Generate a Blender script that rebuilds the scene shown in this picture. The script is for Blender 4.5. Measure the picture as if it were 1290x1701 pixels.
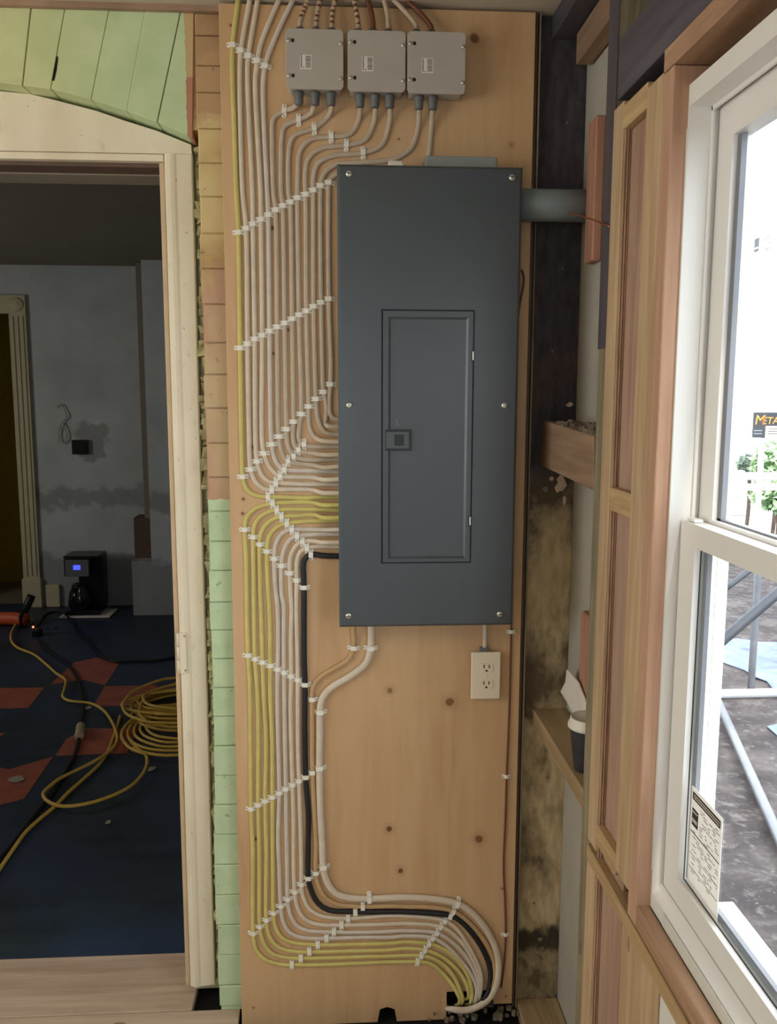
import bpy, bmesh, math, random
import numpy as np
from mathutils import Vector, Matrix

random.seed(7)
scene = bpy.context.scene
COL = scene.collection
for o in list(bpy.data.objects):
    bpy.data.objects.remove(o, do_unlink=True)

# ------------------------------------------------------------------ camera
CX, CY, FPX = 645.0, 850.5, 1415.96
YAW, PITCH, ROLL = 0.0600564, 0.1364195, 0.0025240
CAM = np.array([0.0, -2.009, 1.595])
_f = np.array([math.sin(YAW) * math.cos(PITCH), math.cos(YAW) * math.cos(PITCH), -math.sin(PITCH)])
_r0 = np.array([math.cos(YAW), -math.sin(YAW), 0.0])
_u0 = np.cross(_r0, _f)
_r = _r0 * math.cos(ROLL) + _u0 * math.sin(ROLL)
_u = np.cross(_r, _f)
cam_data = bpy.data.cameras.new('camera')
cam = bpy.data.objects.new('camera', cam_data)
COL.objects.link(cam)
cam_data.sensor_fit = 'HORIZONTAL'
cam_data.sensor_width = 36.0
cam_data.lens = FPX / 1290.0 * 36.0
cam_data.clip_start = 0.02
cam_data.clip_end = 200
cam.matrix_world = Matrix(((_r[0], _u[0], -_f[0], CAM[0]), (_r[1], _u[1], -_f[1], CAM[1]),
                           (_r[2], _u[2], -_f[2], CAM[2]), (0, 0, 0, 1)))
scene.camera = cam

# ------------------------------------------------------------------ world, lights, exposure
world = bpy.data.worlds.new('sky')
scene.world = world
world.use_nodes = True
wbg = world.node_tree.nodes['Background']
wbg.inputs['Color'].default_value = (0.86, 0.93, 1.0, 1)
wbg.inputs['Strength'].default_value = 4.8


def area_light(name, loc, direction, sx, sy, power, color, portal=False):
    l = bpy.data.lights.new(name, 'AREA')
    l.shape = 'RECTANGLE'
    l.size, l.size_y = sx, sy
    l.energy = power
    l.color = color
    o = bpy.data.objects.new(name, l)
    COL.objects.link(o)
    o.location = loc
    o.rotation_euler = Vector(direction).to_track_quat('-Z', 'Y').to_euler()
    if portal:
        l.cycles.is_portal = True
    return o


sun_data = bpy.data.lights.new('sun', 'SUN')
sun_data.energy = 1.6
sun_data.angle = 0.02
sun_data.color = (1.0, 0.95, 0.86)
sun = bpy.data.objects.new('sun', sun_data)
COL.objects.link(sun)
sun.location = (6, -8, 9)
sun.rotation_euler = Vector((-0.062, 0.70, -0.50)).to_track_quat('-Z', 'Y').to_euler()

# daylight enters through the window in view, plus added unseen fill windows in the left and rear walls; a bare pendant bulb hangs behind the camera to the left
area_light('window_portal', (0.60, -1.25, 1.40), (-1, 0, 0), 1.0, 1.25, 1, (1, 1, 1), portal=True)
area_light('rear_fill_portal', (-0.45, -4.06, 1.50), (0, 1, 0), 0.9, 1.1, 1, (1, 1, 1), portal=True)
area_light('side_fill_portal', (-2.66, -1.25, 1.50), (1, 0, 0), 1.5, 1.4, 1, (1, 1, 1), portal=True)
bulb_data = bpy.data.lights.new('pendant_bulb_light', 'POINT')
bulb_data.energy = 19
bulb_data.color = (1.0, 0.84, 0.60)
bulb_data.shadow_soft_size = 0.2
bulb = bpy.data.objects.new('pendant_bulb_light', bulb_data)
COL.objects.link(bulb)
bulb.location = (-1.45, -1.45, 1.98)
# unseen fill light added to brighten the far room, left of the doorway
area_light('far_room_fill_light', (-4.1, 2.3, 1.5), (1, 0, -.1), 1.0, 1.3, 15, (1.0, 0.98, 0.93))

scene.view_settings.view_transform = 'Standard'
scene.view_settings.look = 'None'
scene.view_settings.gamma = 1.0
scene.view_settings.use_curve_mapping = False
scene.view_settings.exposure = 0.26
scene.cycles.max_bounces = 6
scene.cycles.diffuse_bounces = 4
scene.cycles.glossy_bounces = 3


# ------------------------------------------------------------------ pixel helpers (measurements of the place)
def ray(x, y):
    return _f + _r * (x - CX) / FPX - _u * (y - CY) / FPX


def onX(x, y, X):
    w = ray(x, y)
    return CAM + w * (X / w[0])


def onY(x, y, Y):
    w = ray(x, y)
    return CAM + w * ((Y - CAM[1]) / w[1])


def onZ(x, y, Z):
    w = ray(x, y)
    return CAM + w * ((Z - CAM[2]) / w[2])


# ------------------------------------------------------------------ materials
def srgb(r, g, b):
    def c(v):
        v /= 255.0
        return v / 12.92 if v <= 0.04045 else ((v + 0.055) / 1.055) ** 2.4
    return (c(r), c(g), c(b), 1.0)


class NT:
    def __init__(self, name):
        self.m = bpy.data.materials.new(name)
        self.m.use_nodes = True
        self.t = self.m.node_tree
        self.n = self.t.nodes
        self.bsdf = self.n['Principled BSDF']
        self.pos = None

    def node(self, kind, **kw):
        n = self.n.new(kind)
        for k, v in kw.items():
            setattr(n, k, v)
        return n

    def link(self, a, b):
        self.t.links.new(a, b)

    def coords(self, scale=(1, 1, 1), obj=False):
        if obj:
            src = self.node('ShaderNodeTexCoord').outputs['Object']
        else:
            src = self.node('ShaderNodeNewGeometry').outputs['Position']
        mp = self.node('ShaderNodeMapping')
        mp.inputs['Scale'].default_value = scale
        self.link(src, mp.inputs['Vector'])
        return mp.outputs['Vector']

    def noise(self, vec, scale=5, detail=4, rough=0.55, dist=0.0):
        n = self.node('ShaderNodeTexNoise')
        n.inputs['Scale'].default_value = scale
        n.inputs['Detail'].default_value = detail
        n.inputs['Roughness'].default_value = rough
        n.inputs['Distortion'].default_value = dist
        self.link(vec, n.inputs['Vector'])
        return n.outputs['Fac']

    def ramp(self, fac, stops):
        r = self.node('ShaderNodeValToRGB')
        e = r.color_ramp.elements
        while len(e) < len(stops):
            e.new(0.5)
        for el, (p, c) in zip(e, stops):
            el.position = p
            el.color = c if len(c) == 4 else (*c, 1)
        self.link(fac, r.inputs['Fac'])
        return r.outputs['Color']

    def mix(self, fac, a, b, mode='MIX'):
        m = self.node('ShaderNodeMix', data_type='RGBA', blend_type=mode)
        for inp, v in ((m.inputs[0], fac), (m.inputs[6], a), (m.inputs[7], b)):
            if isinstance(v, (int, float)):
                inp.default_value = v
            elif isinstance(v, tuple):
                inp.default_value = v
            else:
                self.link(v, inp)
        return m.outputs[2]

    def math(self, op, a, b=0.0, clamp=False):
        m = self.node('ShaderNodeMath', operation=op, use_clamp=clamp)
        for inp, v in ((m.inputs[0], a), (m.inputs[1], b)):
            if isinstance(v, (int, float)):
                inp.default_value = v
            else:
                self.link(v, inp)
        return m.outputs[0]

    def xyz(self):
        if self.pos is None:
            s = self.node('ShaderNodeSeparateXYZ')
            self.link(self.node('ShaderNodeNewGeometry').outputs['Position'], s.inputs[0])
            self.pos = s.outputs
        return self.pos

    def smooth(self, v, lo, hi):
        m = self.node('ShaderNodeMapRange', interpolation_type='SMOOTHSTEP')
        m.inputs[1].default_value = lo
        m.inputs[2].default_value = hi
        self.link(v, m.inputs[0])
        return m.outputs[0]

    def color(self, c):
        if isinstance(c, tuple):
            self.bsdf.inputs['Base Color'].default_value = c
        else:
            self.link(c, self.bsdf.inputs['Base Color'])

    def bump(self, h, strength=0.3, dist=0.002):
        b = self.node('ShaderNodeBump')
        b.inputs['Strength'].default_value = strength
        b.inputs['Distance'].default_value = dist
        self.link(h, b.inputs['Height'])
        self.link(b.outputs[0], self.bsdf.inputs['Normal'])

    def rough(self, v, metallic=0.0, spec=0.5):
        self.bsdf.inputs['Roughness'].default_value = v
        self.bsdf.inputs['Metallic'].default_value = metallic
        self.bsdf.inputs['Specular IOR Level'].default_value = spec
        return self.m


def plain(name, c, rough=0.6, metallic=0.0, var=0.12, scale=20, bump=0.0, spec=0.4, obj=True):
    t = NT(name)
    v = t.coords(obj=obj)
    n = t.noise(v, scale, 4)
    lo = tuple(x * (1 - var) for x in c[:3]) + (1,)
    hi = tuple(min(1, x * (1 + var)) for x in c[:3]) + (1,)
    t.color(t.ramp(n, [(0.3, lo), (0.7, hi)]))
    if bump:
        t.bump(n, bump, 0.003)
    return t.rough(rough, metallic, spec)


def wood(name, light, dark, axis, fine=60, rough=0.65, obj=False, knots=0.5, bump=0.08):
    """long grain along axis (0,1,2)"""
    t = NT(name)
    s = [1.0, 1.0, 1.0]
    s[axis] = 0.06
    v = t.coords(tuple(s), obj)
    n1 = t.noise(v, fine, 5, 0.6, 0.6)
    s2 = [1.0, 1.0, 1.0]
    s2[axis] = 0.18
    n2 = t.noise(t.coords(tuple(s2), obj), 9, 3, 0.5, 1.0)
    f = t.math('ADD', t.math('MULTIPLY', n1, 0.6), t.math('MULTIPLY', n2, 0.4))
    mid = tuple((a + b) / 2 for a, b in zip(light, dark))
    c = t.ramp(f, [(0.36, dark), (0.5, mid), (0.62, light)])
    if knots:
        s3 = [1.0, 1.0, 1.0]
        s3[axis] = 0.45
        vo = t.node('ShaderNodeTexVoronoi')
        vo.inputs['Scale'].default_value = 7
        t.link(t.coords(tuple(s3), obj), vo.inputs['Vector'])
        k = t.math('LESS_THAN', vo.outputs['Distance'], 0.055)
        c = t.mix(t.math('MULTIPLY', k, knots), c, tuple(x * 0.25 for x in dark[:3]) + (1,))
    t.color(c)
    t.bump(n1, bump, 0.001)
    return t.rough(rough, 0, 0.3)


M = {}
M['pine'] = wood('fresh_pine_vertical', srgb(194, 167, 132), srgb(164, 136, 102), 2)
M['pine_y'] = wood('fresh_pine_lengthwise', srgb(192, 164, 122), srgb(160, 130, 92), 1)
M['pine_pink'] = wood('reddish_pine', srgb(192, 156, 130), srgb(168, 128, 102), 2)
M['pine_pink_y'] = wood('reddish_pine_sill', srgb(180, 146, 118), srgb(148, 112, 86), 1)
M['backing'] = wood('shaded_reddish_board', srgb(172, 142, 122), srgb(146, 114, 94), 2)
M['old_wood'] = wood('weathered_stud', srgb(150, 138, 112), srgb(108, 98, 76), 2, fine=90, bump=0.3)
M['old_block'] = wood('old_brown_block', srgb(158, 130, 106), srgb(126, 100, 78), 1, fine=40)
M['lower_block'] = wood('pale_block', srgb(174, 150, 114), srgb(138, 114, 82), 1, fine=40)
M['dark_timber'] = wood('soot_dark_timber', srgb(90, 84, 90), srgb(60, 56, 62), 1, fine=30, knots=0)
M['dark_timber_v'] = wood('soot_dark_stud', srgb(94, 86, 90), srgb(66, 60, 66), 2, fine=30, knots=0)
M['red_lath'] = wood('reddish_lath', srgb(184, 138, 116), srgb(156, 108, 86), 2)
M['floor_pine'] = wood('worn_pine_floor', srgb(208, 184, 162), srgb(174, 148, 126), 0, fine=30, knots=0.6)
M['ply_edge'] = wood('plywood_edge_layers', srgb(190, 156, 128), srgb(136, 104, 82), 2, fine=160, knots=0)

def worn_paint():
    t = NT('worn_cream_paint')
    n = t.noise(t.coords((1, 1, .35)), 9, 5)
    c = t.ramp(n, [(0.3, srgb(216, 204, 178)), (0.7, srgb(232, 222, 200))])
    sp = t.math('GREATER_THAN', t.noise(t.coords(), 95, 2, .4), 0.735)
    c = t.mix(t.math('MULTIPLY', sp, 0.6), c, srgb(120, 100, 76))
    sm = t.smooth(t.noise(t.coords((1, 1, .5)), 16, 5, .65), .60, .72)
    c = t.mix(t.math('MULTIPLY', sm, 0.3), c, srgb(176, 156, 124))
    t.color(c)
    t.bump(n, .1, .003)
    return t.rough(0.45, 0, .4)


M['white_trim'] = worn_paint()
M['stop_trim'] = plain('tan_door_stop_paint', srgb(196, 172, 138), 0.5, var=0.08, scale=12)
M['vinyl'] = plain('white_vinyl', srgb(226, 223, 218), 0.35, var=0.015, scale=5)
M['vinyl_cream'] = plain('cream_vinyl', srgb(216, 213, 202), 0.4, var=0.02, scale=5)
M['gasket'] = plain('grey_spacer', srgb(118, 120, 126), 0.5, var=0.05)
M['black_gasket'] = plain('black_rubber', srgb(36, 36, 40), 0.6, var=0.05)
M['drywall'] = plain('white_drywall', srgb(214, 210, 200), 0.85, var=0.04, scale=4)
M['sheathing'] = plain('pale_sheathing_board', srgb(172, 166, 152), 0.8, var=0.08, scale=7)
M['panel_grey'] = plain('charcoal_enamel', srgb(73, 80, 85), 0.33, var=0.04, scale=3, spec=0.5)
M['panel_dark'] = plain('dark_latch_plastic', srgb(40, 43, 45), 0.5, var=0.04)
M['box_metal'] = plain('brushed_aluminium', srgb(184, 179, 171), 0.45, 0.2, var=0.06, scale=6)
M['steel'] = plain('zinc_screw', srgb(206, 204, 196), 0.28, 0.85, var=0.05)
M['nail'] = plain('nail_head_steel', srgb(150, 144, 136), 0.5, 0.2, var=0.05)
M['hole'] = plain('dark_hole', srgb(40, 34, 30), 0.9, var=0.05)
M['connector'] = plain('grey_connector', srgb(104, 106, 106), 0.5, var=0.08)
M['pvc_grey'] = plain('grey_pvc', srgb(126, 138, 142), 0.45, var=0.03, scale=4)
M['flange_grey'] = plain('grey_flange', srgb(140, 146, 142), 0.5, var=0.04)
M['white_plastic'] = plain('white_plastic', srgb(234, 230, 218), 0.4, var=0.02)
M['outlet_white'] = plain('almond_outlet_plastic', srgb(228, 216, 192), 0.38, var=0.02)
M['cable_white'] = plain('white_cable_jacket', srgb(212, 198, 178), 0.72, spec=0.2, var=0.07, scale=40)
M['cable_grey'] = plain('grey_white_cable_jacket', srgb(192, 176, 156), 0.72, spec=0.2, var=0.07, scale=40)
M['cable_lilac'] = plain('cool_white_cable_jacket', srgb(206, 195, 182), 0.72, spec=0.2, var=0.07, scale=40)
M['cable_yellow'] = plain('yellow_cable_jacket', srgb(204, 191, 118), 0.72, spec=0.2, var=0.08, scale=30)
M['cable_black'] = plain('black_cable_jacket', srgb(34, 34, 38), 0.55, var=0.1, scale=30)
M['cable_beige'] = plain('beige_cable_jacket', srgb(190, 158, 116), 0.72, spec=0.2, var=0.07, scale=40)
M['cable_brown'] = plain('brown_wire', srgb(112, 66, 46), 0.55, var=0.15, scale=30)
M['cable_old'] = plain('paint_splashed_cable', srgb(192, 170, 146), 0.5, var=0.1, scale=60)
M['copper'] = plain('copper', srgb(190, 120, 84), 0.35, 0.8, var=0.05)
M['label_paper'] = plain('white_label_paper', srgb(226, 220, 210), 0.6, var=0.02)
M['print_dark'] = plain('grey_print', srgb(92, 86, 86), 0.7, var=0.05)
M['print_black'] = plain('black_print', srgb(48, 44, 46), 0.7, var=0.05)
M['print_blue'] = plain('blue_print', srgb(70, 70, 110), 0.7, var=0.05)
M['print_red'] = plain('red_print', srgb(180, 70, 70), 0.7, var=0.05)
M['print_pale'] = plain('pale_blue_print', srgb(196, 212, 236), 0.7, var=0.02)
M['tarp'] = plain('blue_tarp', srgb(98, 112, 146), 0.5, var=0.5, scale=6, bump=0.4)
M['tube'] = plain('galvanised_tube', srgb(118, 120, 126), 0.35, 0.3, var=0.1, scale=8)
M['tube_dark'] = plain('dull_grey_tube', srgb(72, 74, 80), 0.5, 0.2, var=0.1, scale=8)
M['tube_white'] = plain('bright_tube', srgb(176, 178, 182), 0.4, 0.1, var=0.1, scale=8)
M['white_wall'] = plain('white_siding', srgb(240, 240, 240), 0.8, var=0.03, scale=1)
M['leaf'] = plain('light_green_leaf', srgb(170, 196, 150), 0.6, var=0.3, scale=3)
M['leaf_dark'] = plain('grey_green_leaf', srgb(112, 126, 108), 0.6, var=0.3, scale=3)
M['sign_black'] = plain('black_sign', srgb(52, 56, 62), 0.6, var=0.03)
M['sign_orange'] = plain('orange_letter', srgb(244, 150, 70), 0.6, var=0.02)
M['sign_cream'] = plain('cream_sign_field', srgb(240, 210, 180), 0.6, var=0.02)
M['cup_black'] = plain('black_cup_paper', srgb(44, 46, 52), 0.5, var=0.3, scale=30)
M['cup_lid'] = plain('white_cup_lid', srgb(226, 218, 204), 0.4, var=0.03)
M['paper'] = plain('white_torn_paper', srgb(222, 214, 204), 0.8, var=0.04)
M['coffee_black'] = plain('black_appliance', srgb(26, 26, 28), 0.3, var=0.05)
M['coffee_steel'] = plain('dull_steel', srgb(150, 150, 152), 0.3, 0.7, var=0.04)
M['cord_yellow'] = plain('yellow_cord', srgb(214, 178, 84), 0.5, var=0.08, scale=30)
M['cord_black'] = plain('black_cord', srgb(24, 24, 27), 0.5, var=0.1)
M['orange_plastic'] = plain('orange_plastic', srgb(206, 92, 52), 0.5, var=0.06)
M['beige_plastic'] = plain('beige_plug', srgb(190, 170, 140), 0.5, var=0.05)
M['red_paint'] = plain('rust_red_floor_paint', srgb(166, 92, 72), 0.55, var=0.18, scale=14)
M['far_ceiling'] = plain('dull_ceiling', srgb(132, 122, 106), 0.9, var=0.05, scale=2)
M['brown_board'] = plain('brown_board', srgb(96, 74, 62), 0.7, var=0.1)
M['far_trim'] = plain('aged_trim_paint', srgb(196, 184, 150), 0.6, var=0.06)
M['yellow_wall'] = plain('yellow_wall_paint', srgb(190, 168, 70), 0.8, var=0.06)
M['ceiling'] = plain('old_ceiling_plaster', srgb(196, 184, 166), 0.9, var=0.08, scale=5)
M['ceil_trim'] = plain('brown_ceiling_edge', srgb(156, 128, 106), 0.8, var=0.2, scale=12, bump=0.3)
M['debris'] = plain('rubble', srgb(120, 108, 92), 0.9, var=0.3, scale=60, bump=0.5)
M['void'] = plain('black_void', srgb(20, 17, 15), 1.0, var=0.2)
M['mortar'] = plain('dusty_mortar', srgb(150, 134, 104), 0.95, var=0.2, scale=50, bump=0.4)
M['dirty_filler'] = plain('dirty_olive_filler', srgb(158, 152, 112), 0.9, var=0.35, scale=30, bump=0.5)
M['crust'] = plain('flaked_filler', srgb(206, 180, 150), 0.9, var=0.15, scale=40, bump=0.4)


def emission(name, c, s):
    t = NT(name)
    t.bsdf.inputs['Emission Color'].default_value = c
    t.bsdf.inputs['Emission Strength'].default_value = s
    t.color((0.01, 0.01, 0.01, 1))
    return t.m


M['lcd'] = emission('blue_lcd', (0.04, 0.06, 1.0, 1), 2.0)
M['red_led'] = emission('red_led', (1.0, 0.15, 0.05, 1), 4.0)


def make_glass(name, tint, refl):
    m = bpy.data.materials.new(name)
    m.use_nodes = True
    t = m.node_tree
    t.nodes.remove(t.nodes['Principled BSDF'])
    tr = t.nodes.new('ShaderNodeBsdfTransparent')
    tr.inputs[0].default_value = tint
    gl = t.nodes.new('ShaderNodeBsdfGlossy')
    gl.inputs['Roughness'].default_value = 0.02
    mx = t.nodes.new('ShaderNodeMixShader')
    mx.inputs[0].default_value = refl
    t.links.new(tr.outputs[0], mx.inputs[1])
    t.links.new(gl.outputs[0], mx.inputs[2])
    t.links.new(mx.outputs[0], t.nodes['Material Output'].inputs['Surface'])
    return m


M['glass'] = make_glass('window_glass', (0.97, 0.985, 0.985, 1), 0.05)
t_ = NT('dark_carafe_glass')
t_.color((0.012, 0.012, 0.014, 1))
M['carafe'] = t_.rough(0.06, 0, 0.6)


def translucent_paper():
    t = NT('glued_label_paper')
    t.color(srgb(236, 232, 226))
    t.rough(0.7)
    tl = t.node('ShaderNodeBsdfTranslucent')
    tl.inputs['Color'].default_value = srgb(236, 232, 226)
    mx = t.node('ShaderNodeMixShader')
    mx.inputs[0].default_value = 0.35
    t.link(t.bsdf.outputs[0], mx.inputs[1])
    t.link(tl.outputs[0], mx.inputs[2])
    t.link(mx.outputs[0], t.n['Material Output'].inputs['Surface'])
    return t.m


M['glued_paper'] = translucent_paper()


def plywood_material():
    t = NT('birch_plywood')
    n1 = t.noise(t.coords((1, 1, 0.10)), 26, 5, 0.55, 0.8)
    n2 = t.noise(t.coords((1, 1, 0.35)), 4.5, 3, 0.5, 0.4)
    f = t.math('ADD', t.math('MULTIPLY', n1, 0.5), t.math('MULTIPLY', n2, 0.5))
    c = t.ramp(f, [(0.30, srgb(188, 150, 110)), (0.48, srgb(201, 165, 124)), (0.68, srgb(210, 177, 138))])
    x, y, z = t.xyz()
    wob = t.noise(t.coords(), 40, 2)
    for (px, py, r, d) in [(789, 64, .014, .75), (746, 1166, .013, .7), (647, 1147, .009, .55), (795, 1394, .012, .7),
                           (646, 1377, .009, .85), (665, 1447, .008, .8), (452, 378, .006, .9), (478, 548, .004, .9),
                           (453, 587, .004, .9), (421, 742, .007, .7), (404, 829, .004, .9), (403, 853, .004, .9),
                           (424, 1393, .006, .95), (383, 42, .003, .8), (642, 1692, .017, .8), (849, 240, .006, .4),
                           (662, 231, .003, .8), (840, 1655, .003, .7), (421, 1674, .003, .8), (834, 1476, .004, .6)]:
        p = onY(px, py, 0.0)
        dx = t.math('SUBTRACT', x, float(p[0]))
        dz = t.math('SUBTRACT', z, float(p[2]))
        dd = t.math('SQRT', t.math('ADD', t.math('MULTIPLY', dx, dx), t.math('MULTIPLY', dz, dz)))
        dd = t.math('ADD', dd, t.math('MULTIPLY', t.math('SUBTRACT', wob, 0.5), r * 0.9))
        k = t.math('SUBTRACT', 1.0, t.smooth(dd, r * 0.55, r), True)
        c = t.mix(t.math('MULTIPLY', k, min(.95, d * 1.15)), c, srgb(88, 52, 30))
        ring = t.math('SUBTRACT', 1.0, t.smooth(dd, r * 1.0, r * 2.6), True)
        c = t.mix(t.math('MULTIPLY', ring, 0.22), c, srgb(150, 98, 60))
    t.color(c)
    t.bump(n1, 0.04, 0.001)
    return t.rough(0.5, 0, 0.35)


def brick_paint_material():
    t = NT('patchy_painted_brick')
    x, y, z = t.xyz()
    n = t.noise(t.coords(), 18, 5)
    n2 = t.noise(t.coords(), 60, 3)
    nb = t.noise(t.coords((1, 1, 0.6)), 7, 4, 0.6, 0.5)
    zz = t.math('ADD', z, t.math('MULTIPLY', t.math('SUBTRACT', n2, 0.5), 0.012))
    zb = t.math('ADD', z, t.math('MULTIPLY', t.math('SUBTRACT', nb, 0.5), 0.45))
    green = t.ramp(n, [(0.3, srgb(178, 200, 160)), (0.7, srgb(194, 214, 176))])
    pink = t.ramp(nb, [(0.40, srgb(188, 150, 124)), (0.60, srgb(196, 172, 134))])
    cream = t.ramp(nb, [(0.3, srgb(176, 140, 92)), (0.5, srgb(204, 180, 128)), (0.7, srgb(214, 194, 142))])
    tan = t.ramp(nb, [(0.35, srgb(146, 112, 80)), (0.65, srgb(186, 152, 112))])
    z_gp = float(onY(360, 830, .04)[2])
    z_pc = float(onY(350, 500, .04)[2])
    z_ct = float(onY(345, 160, .04)[2])
    c = t.mix(t.math('GREATER_THAN', zz, z_gp), green, pink)
    c = t.mix(t.smooth(zb, z_pc - .03, z_pc + .03), c, cream)
    c = t.mix(t.smooth(zb, z_ct - .02, z_ct + .02), c, tan)
    c = t.mix(t.math('MULTIPLY', t.math('GREATER_THAN', n2, 0.70), 0.5), c, srgb(110, 92, 70))
    t.color(c)
    t.bump(n, 0.35, 0.004)
    return t.rough(0.7, 0, 0.3)


def arch_paint_material():
    t = NT('green_painted_arch_brick')
    x, y, z = t.xyz()
    n = t.noise(t.coords(), 14, 5)
    n2 = t.noise(t.coords(), 50, 3)
    c = t.ramp(n, [(0.3, srgb(190, 198, 144)), (0.7, srgb(204, 210, 158))])
    cool = t.ramp(n, [(0.3, srgb(184, 204, 158)), (0.7, srgb(200, 216, 172))])
    c = t.mix(t.smooth(x, -.72, -.4), c, cool)  # paint warms towards the left, imitating the tint of the warm lamp
    xe = t.math('ADD', x, t.math('MULTIPLY', t.math('SUBTRACT', n2, 0.5), 0.012))
    bare = t.mix(t.math('GREATER_THAN', z, float(onY(315, 128, .04)[2])), srgb(180, 128, 102), srgb(196, 168, 124))
    c = t.mix(t.math('GREATER_THAN', xe, float(onY(309, 150, .04)[0])), c, bare)
    t.color(c)
    t.bump(n, 0.3, 0.004)
    return t.rough(0.65, 0, 0.3)


def stained_board_material():
    t = NT('mould_stained_board')
    x, y, z = t.xyz()
    n = t.noise(t.coords((1, 1, 0.7)), 9, 6, 0.65, 0.8)
    nf = t.noise(t.coords((1, 1, 0.3)), 60, 4, 0.6)
    n = t.noise(t.coords((1, 1, 0.6)), 8, 6, 0.62, 0.15)
    tan = t.ramp(nf, [(0.3, srgb(166, 146, 110)), (0.7, srgb(198, 178, 140))])
    c = t.mix(t.ramp(n, [(0.40, (.85, .85, .85, 1)), (0.47, (.45, .45, .45, 1)), (0.56, (0, 0, 0, 1))]), tan, srgb(66, 54, 44))
    zn = t.math('ADD', z, t.math('MULTIPLY', t.math('SUBTRACT', n, 0.5), 0.35))
    soot = t.ramp(nf, [(0.3, srgb(56, 52, 56)), (0.7, srgb(82, 76, 80))])
    c = t.mix(t.smooth(zn, 1.30, 1.42), c, soot)
    # brown-red scorch above the block, black rot band near the floor
    b1 = t.math('MULTIPLY', t.smooth(zn, 1.56, 1.6), t.math('SUBTRACT', 1.0, t.smooth(zn, 1.64, 1.70)))
    c = t.mix(t.math('MULTIPLY', b1, 0.3), c, srgb(100, 72, 58))
    b2 = t.math('MULTIPLY', t.smooth(zn, .12, .17), t.math('SUBTRACT', 1.0, t.smooth(zn, .20, .26)))
    c = t.mix(t.math('MULTIPLY', b2, 0.9), c, srgb(38, 32, 28))
    specks = t.math('GREATER_THAN', t.noise(t.coords(), 110, 2), 0.76)
    c = t.mix(t.math('MULTIPLY', specks, 0.6), c, srgb(170, 160, 150))
    t.color(c)
    t.bump(n, 0.2, 0.003)
    return t.rough(0.85, 0, 0.2)


def far_wall_material():
    t = NT('stained_white_plaster')
    x, y, z = t.xyz()
    n = t.noise(t.coords(), 3, 5)
    c = t.ramp(n, [(0.3, srgb(176, 178, 178)), (0.7, srgb(198, 200, 200))])
    nn = t.math('MULTIPLY', t.math('SUBTRACT', t.noise(t.coords(), 9, 4), 0.5), 0.25)
    zz = t.math('ADD', z, nn)
    band = t.math('MULTIPLY', t.smooth(zz, .74, .79), t.math('SUBTRACT', 1.0, t.smooth(zz, .86, .93)))
    c = t.mix(t.math('MULTIPLY', band, 0.5), c, srgb(112, 112, 108))
    xx = t.math('ADD', x, nn)
    patch = t.math('MULTIPLY', t.math('MULTIPLY', t.smooth(xx, -1.95, -1.90), t.math('SUBTRACT', 1.0, t.smooth(xx, -1.73, -1.69))),
                   t.math('MULTIPLY', t.smooth(zz, 1.10, 1.13), t.math('SUBTRACT', 1.0, t.smooth(zz, 1.36, 1.40))))
    c = t.mix(t.math('MULTIPLY', patch, 0.55), c, srgb(120, 118, 108))
    low = t.math('SUBTRACT', 1.0, t.smooth(zz, .36, .44))
    c = t.mix(t.math('MULTIPLY', low, 0.6), c, srgb(110, 112, 112))
    t.color(c)
    return t.rough(0.9, 0, 0.2)


def dark_floor_material():
    t = NT('dark_blue_painted_floor')
    n = t.noise(t.coords((0.4, 1, 1)), 10, 6, 0.65)
    n2 = t.noise(t.coords(), 2.2, 3)
    c = t.ramp(n, [(0.3, srgb(34, 44, 52)), (0.7, srgb(56, 68, 80))])
    c = t.mix(t.smooth(n2, .42, .60), c, srgb(48, 61, 84))
    sp = t.math('GREATER_THAN', t.noise(t.coords(), 70, 3), 0.74)
    c = t.mix(t.math('MULTIPLY', sp, 0.35), c, srgb(130, 130, 128))
    t.color(c)
    t.bump(n, 0.15, 0.002)
    return t.rough(0.5, 0, 0.35)


def ground_material():
    t = NT('muddy_ground')
    n = t.noise(t.coords(), 3.5, 7, 0.65, 0.5)
    n2 = t.noise(t.coords(), 25, 4)
    c = t.ramp(n, [(0.3, srgb(48, 44, 45)), (0.5, srgb(68, 62, 62)), (0.72, srgb(98, 90, 88))])
    n3 = t.noise(t.coords(), 14, 6, .7)
    c = t.mix(t.smooth(n3, .50, .68), c, srgb(104, 96, 94))
    c = t.mix(t.math('MULTIPLY', t.math('GREATER_THAN', n2, 0.68), 0.4), c, srgb(150, 146, 142))
    t.color(c)
    t.bump(n, 0.6, 0.02)
    return t.rough(0.9, 0, 0.2)


M['plywood'] = plywood_material()
M['brick'] = brick_paint_material()
M['arch'] = arch_paint_material()
M['stained'] = stained_board_material()
M['far_wall'] = far_wall_material()
M['dark_floor'] = dark_floor_material()
M['ground'] = ground_material()


# ------------------------------------------------------------------ mesh helpers
def link(name, me, mat, parent=None, smooth=False):
    if mat is not None and len(me.materials) == 0:
        me.materials.append(M[mat])
    if smooth:
        for p in me.polygons:
            p.use_smooth = True
    o = bpy.data.objects.new(name, me)
    COL.objects.link(o)
    if parent is not None:
        o.parent = parent
        o.matrix_parent_inverse = parent_inv(parent)
    return o


def parent_inv(p):
    m = p.matrix_basis.copy()
    q = p
    while q.parent is not None:
        m = q.matrix_parent_inverse @ m
        q = q.parent
        m = q.matrix_basis @ m
    return m.inverted()


def bm_mesh(name, bm):
    bmesh.ops.recalc_face_normals(bm, faces=bm.faces)
    me = bpy.data.meshes.new(name)
    bm.to_mesh(me)
    bm.free()
    return me


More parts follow.
